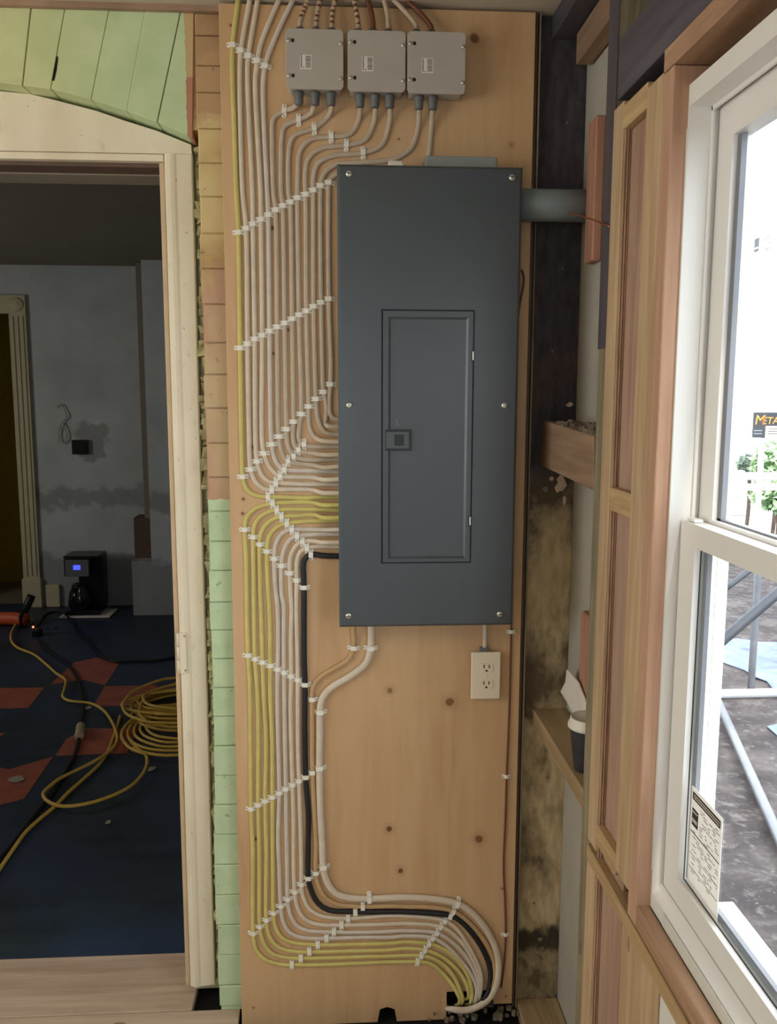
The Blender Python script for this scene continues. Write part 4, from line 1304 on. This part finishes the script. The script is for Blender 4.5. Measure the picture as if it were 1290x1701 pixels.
LMAT = {1: 'cable_yellow', 2: 'cable_yellow', 3: 'cable_yellow', 4: 'cable_yellow', 5: 'cable_lilac', 6: 'cable_lilac', 7: 'cable_white', 8: 'cable_white', 9: 'cable_black', 10: 'cable_beige', 11: 'cable_white'}
ULAB = {1: 'yellow cable at the far left of the upper bundle',
        2: 'white ceiling cable just right of the upper yellow cable', 3: 'white ceiling cable, second right of the upper yellow cable',
        4: 'white ceiling cable, third right of the upper yellow cable', 5: 'white ceiling cable slanting closest past the left junction box',
        6: 'grey cable from the left connector of the left junction box', 7: 'grey cable from the middle connector of the left junction box',
        8: 'grey cable from the right connector of the left junction box', 9: 'grey cable from the left connector of the middle junction box',
        10: 'grey cable from the middle connector of the middle junction box', 11: 'grey cable from the right connector of the middle junction box',
        12: 'pale cable from the left connector of the right junction box', 13: 'grey cable from the right connector of the right box, nearest panel'}
LLAB = {1: 'outermost yellow cable of the lower bundle, at plywood edge', 2: 'second yellow cable of the lower bundle from the plywood edge',
        3: 'third yellow cable of the lower bundle from the plywood edge', 4: 'innermost of the four lower yellow cables, beside the white ones',
        5: 'first white cable right of the lower yellow cables', 6: 'second white cable right of the lower yellow cables',
        7: 'third white cable right of the lower yellow cables', 8: 'white cable directly left of the black cable',
        9: 'single black cable running down beside the lower white cables', 10: 'beige cable from panel bottom, right of the black cable',
        11: 'thick white cable from panel bottom sweeping round the outside'}
PATHS = {}
RAISED_U = {2, 4, 6, 8, 10, 12}
RAISED_L = {1, 3, 5, 7}
for n, pts in U.items():
    rw, rt = .0056, .0034
    w3 = []
    for i, (px, py) in enumerate(pts):
        d = rt + .0004
        if n >= 6 and py < 190 and i < 3:
            d = .028 - .010 * i
            d = max(d, rt + .0004)
            if i == 0:
                d = .028
            elif i == 1:
                d = .024
            else:
                d = .010
        if n in RAISED_U and px > 530 and py > 700:
            d = .024 if px < 540 else .042
        w3.append(tuple(onY(px, py, -d)))
    e = onY(576, pts[-1][1], -(.042 if n in RAISED_U else .010))
    w3.append(tuple(e))
    PATHS['U%d' % n] = catmull(w3, .012)
    c = tube('electrical_cable', PATHS['U%d' % n], rw, UMAT.get(n, 'cable_grey'), None, rt, (0, -1, 0), 10, raw=True)
    tag(c, ULAB[n], 'cable', 'upper cable bundle')
for n, pts in LOW.items():
    rw, rt = {9: (.0068, .0052), 10: (.0060, .0045), 11: (.0088, .0065)}.get(n, (.0054, .0034))
    w3 = []
    if n <= 9:
        w3.append(tuple(onY(576, pts[0][1], -(.042 if n in RAISED_L else .012))))
    for i, (px, py) in enumerate(pts):
        d = rt + .0004
        if n <= 9 and px > 530 and py < 930 and i < 3:
            d = (.042 if px > 545 else .030) if n in RAISED_L else .010
        if n >= 10 and i < 2:
            d = .035 if i == 0 else .016
        if py > 1600 and px > 740:
            d += min(.03, (py - 1600) / 60 * .016)
        w3.append(tuple(onY(px, py, -d)))
    lx, ly = pts[-1]
    if n == 11:
        w3.append(tuple(onY(742, 1674, .012)))
        w3.append(tuple(onY(738, 1668, .026)))
    else:
        w3.append(tuple(onY(lx - 3, ly + 8, -.006)))
        w3.append(tuple(onY(lx - 8, ly + 8, .026)))
    PATHS['L%d' % n] = catmull(w3, .012)
    c = tube('electrical_cable', PATHS['L%d' % n], rw, LMAT[n], None, rt, (0, -1, 0), 10, raw=True)
    tag(c, LLAB[n], 'cable', 'lower cable bundle')
# old feeder cables coming down into the box tops
TOPC = [[(498, 38), (503, 22), (514, -6)], [(525, 38), (527, 22), (532, -6)], [(550.5, 40), (552, 22), (557.5, -6)],
        [(594.5, 42), (592, 22), (587.5, -6)], [(619.5, 42), (617, 22), (608, -6)], [(644.6, 42), (643, 22), (636, -6)],
        [(690.7, 42), (675, 22), (648, -6)], [(715.8, 44), (698, 22), (668, -6)]]
names = ['left connector of the left', 'middle connector of the left', 'right connector of the left', 'left connector of the middle', 'middle connector of the middle', 'right connector of the middle', 'left connector of the right', 'right connector of the right']
for k, pts in enumerate(TOPC):
    w3 = [tuple(onY(pts[0][0], pts[0][1] + 6, -.028))] + [tuple(onY(px, py, -.028 + .006 * i)) for i, (px, py) in enumerate(pts)]
    path = catmull(w3, .01)
    mt = 'cable_brown' if k in (4, 7) else 'cable_old'
    fc = tube('feeder_cable', path, .0054, mt, None, seg=10, raw=True)
    tag(fc, f'old {"brown" if k in (4, 7) else "stained pale"} cable entering the {names[k]} box top', 'cable', 'feeder cables above the boxes')
    if k in (0, 1, 2, 3):
        bm = bmesh.new()
        for i in range(5):
            j = int(len(path) * (.35 + .12 * i))
            if j < len(path) - 1:
                p, q = path[j], path[j + 1]
                sweep_bm(bm, [p + np.array((random.uniform(-.001, .001), -.0006, 0)), p + (q - p) * random.uniform(.1, .6) + np.array((0, -.0006, 0))], .0053, seg=8)
        link('dark_mark', bm_mesh('dark_mark', bm), 'cable_brown', fc)
# thin brown wire on the right side of the plywood
bw = [(866, 448), (870, 462), (868, 480), (862, 510), (858, 560), (856, 640), (855, 720), (854, 800), (852, 900), (850, 1000), (848.8, 1050), (846.5, 1150), (843, 1240), (841, 1290), (839, 1360), (836, 1440), (838.5, 1500), (839.5, 1552), (837, 1600), (832, 1640)]
tag(tube('thin_wire', [tuple(onY(px, py, -.003)) for px, py in bw], .0026, 'cable_brown', None, seg=8), 'thin brown wire stapled down the right side of the plywood', 'wire')

# --- cable clips ------------------------------------------------------------------------------
def clip_mesh(hw, h, w):
    """strap across local X, cable along local Z, sits on y=0 and rises to -Y"""
    bm = bmesh.new()
    prof = [(-hw - .0072, .0030), (-hw - .0058, .0030), (-hw, .0036), (-hw + .0010, h), (hw - .0010, h), (hw, .0036), (hw + .0058, .0030), (hw + .0072, .0030)]
    rows = []
    for i, (x, y) in enumerate(prof):
        ww = w * (.55 if i in (0, len(prof) - 1) else 1.0)
        rows.append([bm.verts.new((x, -y, -ww)), bm.verts.new((x, -y, ww)), bm.verts.new((x, -(y - .0016 if 1 < i < 6 else 0.0), ww)), bm.verts.new((x, -(y - .0016 if 1 < i < 6 else 0.0), -ww))])
    for a, b in zip(rows[:-1], rows[1:]):
        for k in range(4):
            bm.faces.new((a[k], a[(k + 1) % 4], b[(k + 1) % 4], b[k]))
    bm.faces.new(rows[0])
    bm.faces.new(rows[-1][::-1])
    bmesh.ops.recalc_face_normals(bm, faces=bm.faces)
    me = bpy.data.meshes.new('strap')
    bm.to_mesh(me)
    bm.free()
    me.materials.append(M['white_plastic'])
    return me


def nail_mesh():
    bm = bmesh.new()
    seg = 8
    rings = []
    for r, h in ((.0016, 0), (.0016, .0007), (.0009, .0011)):
        rings.append([bm.verts.new((r * math.cos(2 * math.pi * k / seg), -h, r * math.sin(2 * math.pi * k / seg))) for k in range(seg)])
    for a, b in zip(rings[:-1], rings[1:]):
        for k in range(seg):
            bm.faces.new((a[k], a[(k + 1) % seg], b[(k + 1) % seg], b[k]))
    bm.faces.new(rings[-1])
    bmesh.ops.recalc_face_normals(bm, faces=bm.faces)
    me = bpy.data.meshes.new('nail')
    bm.to_mesh(me)
    bm.free()
    me.materials.append(M['nail'])
    return me


CLIPM = {'s': (clip_mesh(.0064, .0088, .0052), .0064), 'b': (clip_mesh(.0096, .0146, .0054), .0096), 'k': (clip_mesh(.0076, .0120, .0053), .0076), 't': (clip_mesh(.0036, .0070, .0046), .0036)}
NAIL = nail_mesh()


def put_clip(px, py, key, label, group, ang=None, upright=0):
    c = onY(px, py, -.004)
    kind = 's'
    if key in ('L11',):
        kind = 'b'
    elif key in ('L9', 'L10'):
        kind = 'k'
    elif key == 'W':
        kind = 't'
    me, hw = CLIPM[kind]
    if ang is None:
        P = PATHS[key]
        d = [(p[0] - c[0])**2 + (p[2] - c[2])**2 for p in P]
        j = int(np.argmin(d))
        a, b = P[max(0, j - 2)], P[min(len(P) - 1, j + 2)]
        t = b - a
        if t[2] < 0 or (abs(t[2]) < 1e-6 and t[0] < 0):
            t = -t
        ang = math.atan2(t[0], t[2])
        if upright == 1:
            ang = math.pi / 2
        elif upright == 0:
            ang *= .35
        x, z = float(P[j][0]) * .6 + float(c[0]) * .4, float(P[j][2]) * .6 + float(c[2]) * .4
        if abs(ang) < .5:
            x, z = float(P[j][0]), float(c[2])
        elif abs(ang) > 1.2:
            x, z = float(c[0]), float(P[j][2])
    else:
        x, z = float(c[0]), float(c[2])
    o = bpy.data.objects.new('cable_clip', None)
    o.empty_display_size = .01
    o.location = (x, 0.0, z)
    o.rotation_euler = (0, ang + random.uniform(-.05, .05), 0)
    COL.objects.link(o)
    s = bpy.data.objects.new('strap', me)
    COL.objects.link(s)
    s.parent = o
    for sx in (-1, 1):
        nn = bpy.data.objects.new('nail', NAIL)
        nn.location = (sx * (hw + .0040), -.0032, 0)
        COL.objects.link(nn)
        nn.parent = o
    tag(o, label, 'cable clip', group)


ROWS = [
 ('U', 'slanted row left of the junction boxes', range(1, 6), [(386.8, 75), (399.8, 84), (412.7, 93), (427, 101), (440.4, 110)]),
 ('U', 'row of bends under the junction boxes', range(6, 12), [(471.8, 183), (495.6, 199), (521.6, 214), (549.6, 227), (575, 241), (602.8, 254.5)]),
 ('U', 'slanted row at panel top', range(1, 14), [(395.9, 386.2), (408.8, 379.4), (420, 372), (433.5, 364.6), (445.7, 356.8), (458, 348.8), (470, 342), (482.4, 336), (494, 329), (507.8, 323), (520.5, 316), (532.7, 308.6), (545.9, 303.5)]),
 ('U', 'slanted row at mid height', range(1, 14), [(398.7, 578), (411, 571), (423, 563), (435.4, 557), (447.6, 550), (460.3, 543), (472.7, 536.5), (485.2, 529.6), (496.5, 523), (508.7, 516.5), (521, 509), (533.6, 502.4), (546.3, 496.5)]),
 ('U', 'steep row just above the bends', range(1, 14), [(403, 791.8), (416, 779.4), (426.7, 766), (438, 753), (451, 738), (463.3, 725), (475.8, 712.8), (488, 700.4), (500.5, 687.7), (512.7, 675), (525, 662.5), (537.4, 651), (549, 638.3)]),
 ('U', 'upright row beside the panel', range(1, 10), [(445, 824.5), (451.3, 813), (458, 801.7), (465, 791), (472, 781), (478.4, 768.6), (487.5, 758), (495.3, 747.6), (504.7, 737)]),
 ('L', 'upright row beside the panel', range(1, 10), [(452.5, 835.8), (459.6, 847), (467.3, 858), (476.3, 869.4), (484.5, 879.5), (493, 890.6), (502, 899.5), (509.6, 910.6), (516.2, 922)]),
 ('L', 'steep row just below the bends', range(1, 10), [(407, 879.5), (420.5, 892), (431, 904), (443, 915.7), (455.3, 927.7), (467.3, 939.5), (481, 952), (493, 964), (504.7, 975.4)]),
 ('L', 'falling row level with the outlet', range(1, 10), [(411.6, 1088.5), (423, 1094.4), (435.8, 1100), (448.8, 1105.7), (461, 1111.6), (471.6, 1117), (483.3, 1123), (494.6, 1129), (506, 1136.7)]),
 ('L', 'rising row below the outlet', range(1, 12), [(417.3, 1343.3), (428.5, 1336.7), (440, 1330), (452.3, 1323.8), (463.8, 1316.8), (474.6, 1310), (485.7, 1303.6), (496.5, 1297), (507.5, 1290), (518.6, 1282.4), (530.6, 1274.5)]),
 ('L', 'rising row above the bottom bends', range(1, 12), [(420.5, 1550), (431.4, 1538.7), (442.4, 1527.6), (454, 1516), (466, 1504.6), (477.7, 1493), (489.4, 1481), (500.2, 1468.6), (511.8, 1457.6), (524.2, 1449), (537, 1438.8)]),
 ('L', 'upright row after the bottom bends', range(1, 12), [(484.5, 1603), (499.5, 1592), (513.6, 1581), (527.7, 1570), (542, 1559), (554.3, 1548), (567, 1537), (578, 1526.5), (589.8, 1514.5), (602.3, 1506), (613, 1493)]),
 ('L', 'last row before the hole', range(1, 12), [(693, 1598), (699.3, 1588), (705.3, 1578), (712, 1568), (718.4, 1558), (725, 1549), (731.4, 1539), (738.4, 1529.5), (744.7, 1521), (752.3, 1513.5), (759, 1500.7)]),
]
for side, desc, idx, pts in ROWS:
    for n, (px, py) in zip(idx, pts):
        word = 'upper' if side == 'U' else 'lower'
        put_clip(px, py, f'{side}{n}', f'white clip on {ORD[n]} {word} cable, {desc}', f'{word} clips, {desc}', None, 1 if ('upright' in desc or 'under the' in desc) else (2 if 'last' in desc else 0))
put_clip(587, 1076, 'L10', 'white clip on beige cable just under the panel', 'clips under the panel')
put_clip(615, 1076, 'L11', 'wide white clip on thick cable just under the panel', 'clips under the panel')
put_clip(518.3, 1161, 'L10', 'white clip on beige cable where it turns down by the black cable', 'clips under the panel')
put_clip(531.7, 1182, 'L11', 'wide white clip on thick cable after its upper bend', 'clips under the panel')
put_clip(849, 1049.5, 'W', 'small white clip on brown wire at panel bottom right corner', 'clips on the thin brown wire', 0.0)
put_clip(841, 1290, 'W', 'small white clip on brown wire halfway below the outlet', 'clips on the thin brown wire', 0.0)
put_clip(839, 1552.5, 'W', 'small white clip on brown wire near the plywood foot', 'clips on the thin brown wire', 0.0)

# ================================================================== cup and paper in the wall cavity
ccx, ccy = .522, -.325
cup = tag(empty('coffee_cup', (ccx, ccy, .8125)), 'black takeaway cup with white lid on the wall block', 'cup')
lathe('cup_body', [(.026, 0), (.027, .002), (.0385, .098), (.038, .1)], (ccx, ccy, .8125), (0, 0, 1), 'cup_black', cup, 28)
lathe('cup_lid', [(.0405, .092), (.0420, .094), (.0418, .101), (.0385, .104), (.0375, .114), (.0355, .116), (.033, .110), (.001, .110)], (ccx, ccy, .8125), (0, 0, 1), 'cup_lid', cup, 28)
box('sip_hole', ccx - .004, ccx + .004, ccy - .025, ccy - .019, .9222, .9230, 'hole', cup)
# torn paper hanging above the cup
pp_ = [(942, 1112), (949, 1118), (961, 1133), (972, 1170), (972, 1195), (953, 1194), (941, 1170), (930, 1149), (938, 1133), (939, 1115)]
pts = [tuple(onX(px, py, .545)) for px, py in pp_]
bm = bmesh.new()
prism_bm(bm, pts, (.003, 0, 0))
for v in bm.verts:
    v.co.x += .004 * math.sin(v.co.z * 90)
tag(link('torn_paper', bm_mesh('torn_paper', bm), 'paper'), 'torn piece of white sheeting hanging above the takeaway cup', 'paper')

# window label on the lower glass
lab = [onX(px, py, .5318) for px, py in [(1151, 1307), (1198, 1357), (1193, 1532), (1137, 1468)]]
ly0 = float(np.mean([lab[0][1], lab[3][1]])) - .0025
lyb = float(np.mean([lab[1][1], lab[2][1]]))
lz1_ = float(np.mean([lab[0][2], lab[1][2]]))
lz0_ = float(np.mean([lab[2][2], lab[3][2]]))
wl = tag(empty('window_label', (.5318, (ly0 + lyb) / 2, lz0_)), 'printed white paper label on the lower window glass', 'label')
lz0_ = max(lz0_, GZ0 + .003)
box('label_sheet', .5314, .5320, lyb, ly0, lz0_, lz1_, 'glued_paper', wl)
H = lz1_ - lz0_
W_ = lyb - ly0


def lb(name, u0, u1, v0, v1, mat):
    return box(name, .5309, .53125, ly0 + W_ * u0, ly0 + W_ * u1, lz1_ - H * v1, lz1_ - H * v0, mat, wl)


lb('header_band', .05, .95, .04, .115, 'print_black')
bm = bmesh.new()
for v0 in (.06, .085):
    add_box(bm, .5306, .53085, ly0 + W_ * .93, ly0 + W_ * .10, lz1_ - H * (v0 + .008), lz1_ - H * v0)
link('header_text', bm_mesh('header_text', bm), 'label_paper', wl)
lb('logo_block', .06, .26, .20, .37, 'print_black')
bm = bmesh.new()
for v0 in (.225, .30, .32):
    add_box(bm, .5306, .53085, ly0 + W_ * .24, ly0 + W_ * .08, lz1_ - H * (v0 + .012), lz1_ - H * v0)
link('logo_lines', bm_mesh('logo_lines', bm), 'label_paper', wl)
lb('divider', .03, .97, .435, .445, 'print_black')
lb('divider', .03, .97, .66, .664, 'print_dark')
lb('divider', .03, .97, .80, .804, 'print_dark')
bm = bmesh.new()
for k in range(26):
    v0 = .15 + .027 * k
    if .43 < v0 < .45 or v0 > .93:
        continue
    u = .32 if v0 < .42 else .12
    while u < .92:
        w = random.uniform(.03, .13)
        if random.random() < .5:
            add_box(bm, .5309, .53125, ly0 + W_ * min(.95, u + w), ly0 + W_ * u, lz1_ - H * (v0 + .006), lz1_ - H * v0)
        u += w + .025
link('fine_print', bm_mesh('fine_print', bm), 'print_dark', wl)
# faint printed marks on the upper glass
mk = onX(1257, 406, .565)
gm = tag(empty('glass_marking', (.565, float(mk[1]), float(mk[2]))), 'faint pale blue block and ring printed on the upper glass', 'marking')
a_, b_ = onX(1253, 400, .565), onX(1260, 417, .565)
box('block_mark', .5645, .5652, a_[1], b_[1], b_[2] + .006, a_[2] + .002, 'print_pale', gm)
box('block_mark', .5645, .5652, a_[1], b_[1], b_[2], b_[2] + .004, 'print_pale', gm)
rc_ = onX(1274, 403, .565)
tube('ring_mark', [(.565, float(rc_[1]) + .0075 * math.cos(a), float(rc_[2]) + .009 * math.sin(a)) for a in [0.4 + i * .5 for i in range(12)]], .0007, 'print_pale', gm, seg=6, step=.002)

# ================================================================== OUTSIDE
GZ = -.6
struct(box('ground', .62, 40, -12, 45, GZ - .2, GZ, 'ground'), 'muddy building site ground outside the window')
struct(box('wall_exterior', .601, .63, -6, 4.6, GZ, 0.6, 'drywall'), 'outer face of the house wall below the window')
nb = tag(empty('neighbour_house', (7, 11, GZ)), 'bright white wall of the building across the yard', 'building')
box('wall', 1.5, 24, 11, 11.3, GZ, 1.7, 'white_wall', nb)
for k in range(7):
    box('siding_board', 1.5, 24, 10.97, 11.0, GZ + .02 + k * .3, GZ + .30 + k * .3, 'white_wall', nb, .01, 1)


def ext_tube(name, a, b, r, mat, parent):
    a, b = np.array(a, float), np.array(b, float)
    return tube(name, [tuple(a), tuple((a + b) / 2), tuple(b)], r, mat, parent, seg=14, step=.5)


post = onZ(1246, 1155, GZ)
sc = tag(empty('tube_scaffold', (post[0], post[1], GZ)), 'grey tubular scaffold standing on the muddy ground', 'scaffold')
ptop = float(onY(1251, 892, post[1])[2])
ext_tube('post', (post[0], post[1], GZ), (post[0], post[1], ptop), .026, 'tube', sc)
ext_tube('post', (post[0] + 1.6, post[1], GZ), (post[0] + 1.6, post[1], ptop), .026, 'tube', sc)
ext_tube('base_tube', (post[0] - 1.2, post[1] - .05, GZ + .03), (post[0] + 2.6, post[1] - .02, GZ + .03), .034, 'tube_white', sc)
a_, b_ = onY(1220, 1046, 2.6), onY(1290, 986, 2.6)
d_ = b_ - a_
ext_tube('diagonal_brace', a_ - d_ * 1.35, b_ + d_ * .9, .030, 'tube_dark', sc)
a_, b_ = onY(1230, 959, 4.3), onY(1250, 944, 4.3)
d_ = b_ - a_
ext_tube('diagonal_brace', a_ - d_ * 2, b_ + d_ * 2, .022, 'tube_dark', sc)
a_, b_ = onZ(1213, 1212, GZ + .05), onZ(1290, 1384, GZ + .05)
d_ = b_ - a_
tag(ext_tube('scaffold_pole', a_ - d_ * .4, b_ + d_ * .8, .028, 'tube', None), 'loose scaffold pole lying slantwise on the ground', 'pole')


def sheet(name, px, mat, label):
    c = [onZ(x, y, GZ + .012) for x, y in px]
    bm = bmesh.new()
    prism_bm(bm, [(p[0], p[1], GZ + .003 + random.uniform(0, .012)) for p in c], (0, 0, .006))
    return tag(link(name, bm_mesh(name, bm), mat), label, 'tarp', 'blue sheets on the ground')


sheet('plastic_tarp', [(1190, 1064), (1225, 1060), (1262, 1066), (1330, 1068), (1330, 1150), (1286, 1148), (1273, 1132), (1250, 1124), (1236, 1112), (1200, 1100)], 'tarp', 'rumpled pale blue sheet on the mud behind the scaffold')
sheet('plastic_tarp', [(1273, 1206), (1292, 1203), (1320, 1204), (1320, 1226), (1290, 1221)], 'tarp', 'small blue scrap of sheet in front of the scaffold')
# white guard boards
gb = tag(empty('guard_rail', tuple(onZ(1270, 900, GZ))), 'white plank guard rail in front of the shrubs', 'fence')
for (ya, yb) in ((785, 797), (804, 815)):
    p0, p1 = onY(1170, ya, 8.5), onY(1170, yb, 8.5)
    box('plank', 1.8, 8.5, 8.48, 8.53, p1[2], p0[2], 'white_wall', gb, .004)
for x in (2.4, 4.65, 6.9):
    box('post', x, x + .09, 8.54, 8.63, GZ, 1.3, 'white_wall', gb, .004)
# shrubs
def shrub(px, py, Y, rx, rz, mat, label, n):
    c = onY(px, py, Y)
    s = tag(empty('shrub', (float(c[0]), Y, GZ)), label, 'shrub', 'shrubs behind the guard rail')
    tube('stem', [(c[0], Y, GZ), (c[0] + .03, Y, (GZ + c[2]) / 2), (c[0], Y, c[2])], .03, 'brown_board', s)
    bm = bmesh.new()
    for k in range(n):
        while True:
            v = np.array([random.uniform(-1, 1) for _ in range(3)])
            if v @ v < 1:
                break
        p = np.array([c[0] + v[0] * rx, Y + v[1] * rx, max(GZ + .1, c[2] + v[2] * rz)])
        a = Vector([random.uniform(-1, 1) for _ in range(3)]).normalized()
        b = a.orthogonal().normalized()
        l, w = random.uniform(.05, .11), random.uniform(.025, .05)
        q = [Vector(p) + a * l, Vector(p) + b * w, Vector(p) - a * l, Vector(p) - b * w]
        bm.faces.new([bm.verts.new(x) for x in q])
    f = link('foliage', bm_mesh('foliage', bm), mat, s)
    f['kind'] = 'stuff'


shrub(1288, 775, 9.75, .34, .42, 'leaf', 'light green shrub below the black sign', 900)
shrub(1292, 822, 9.0, .34, .22, 'leaf', 'low light green shrub under the guard planks', 700)
shrub(1244, 770, 10.35, .16, .12, 'leaf_dark', 'small grey green shrub left of the black sign', 250)
# sign
SY = 8.2
a_, b_ = onY(1252, 685, SY), onY(1254, 727, SY)
sx0, sz1, sz0 = float(a_[0]), float(a_[2]), float(b_[2])
sg = tag(empty('sign_board', (sx0, SY, sz0)), 'black hoarding sign with orange METAL lettering outside', 'sign')
sh = sz1 - sz0
box('board', sx0, sx0 + .95, SY, SY + .02, sz0, sz1, 'sign_black', sg)
box('support_post', sx0 + .12, sx0 + .17, SY + .021, SY + .07, GZ, sz1, 'white_wall', sg)
box('cream_field', sx0 + .155, sx0 + .95, SY - .004, SY, sz0, sz0 + sh * .46, 'sign_cream', sg)
rot = Matrix.Rotation(math.pi / 2, 4, 'X')
def letters(body, size, x, z):
    text_mesh('lettering', body, size, .002, 'sign_orange', sg, Matrix.Translation((x, SY - .003, z)) @ rot, .15)
letters('M', sh * .54, sx0 + .008, sz0 + sh * .52)
letters('ETAL', sh * .40, sx0 + .098, sz0 + sh * .54)
for k in range(2):
    box('text_line', sx0 + .012, sx0 + .115, SY - .003, SY, sz0 + sh * (.26 - .12 * k), sz0 + sh * (.30 - .12 * k), 'pvc_grey', sg)
for k in range(3):
    box('text_line', sx0 + .19, sx0 + .40, SY - .007, SY - .004, sz0 + sh * (.34 - .10 * k), sz0 + sh * (.37 - .10 * k), 'print_dark', sg)

# bare pendant bulb of the near room (behind the camera)
lm = tag(empty('pendant_lamp', (-1.45, -1.45, CEIL)), 'bare pendant bulb hanging from the ceiling behind the viewer', 'lamp')
ext_tube('flex', (-1.45, -1.45, 2.22), (-1.45, -1.45, CEIL), .004, 'cord_black', lm)
lathe('bulb_holder', [(.022, 0), (.024, .03), (.018, .06), (.006, .08)], (-1.45, -1.45, 2.15), (0, 0, 1), 'coffee_black', lm, 16)
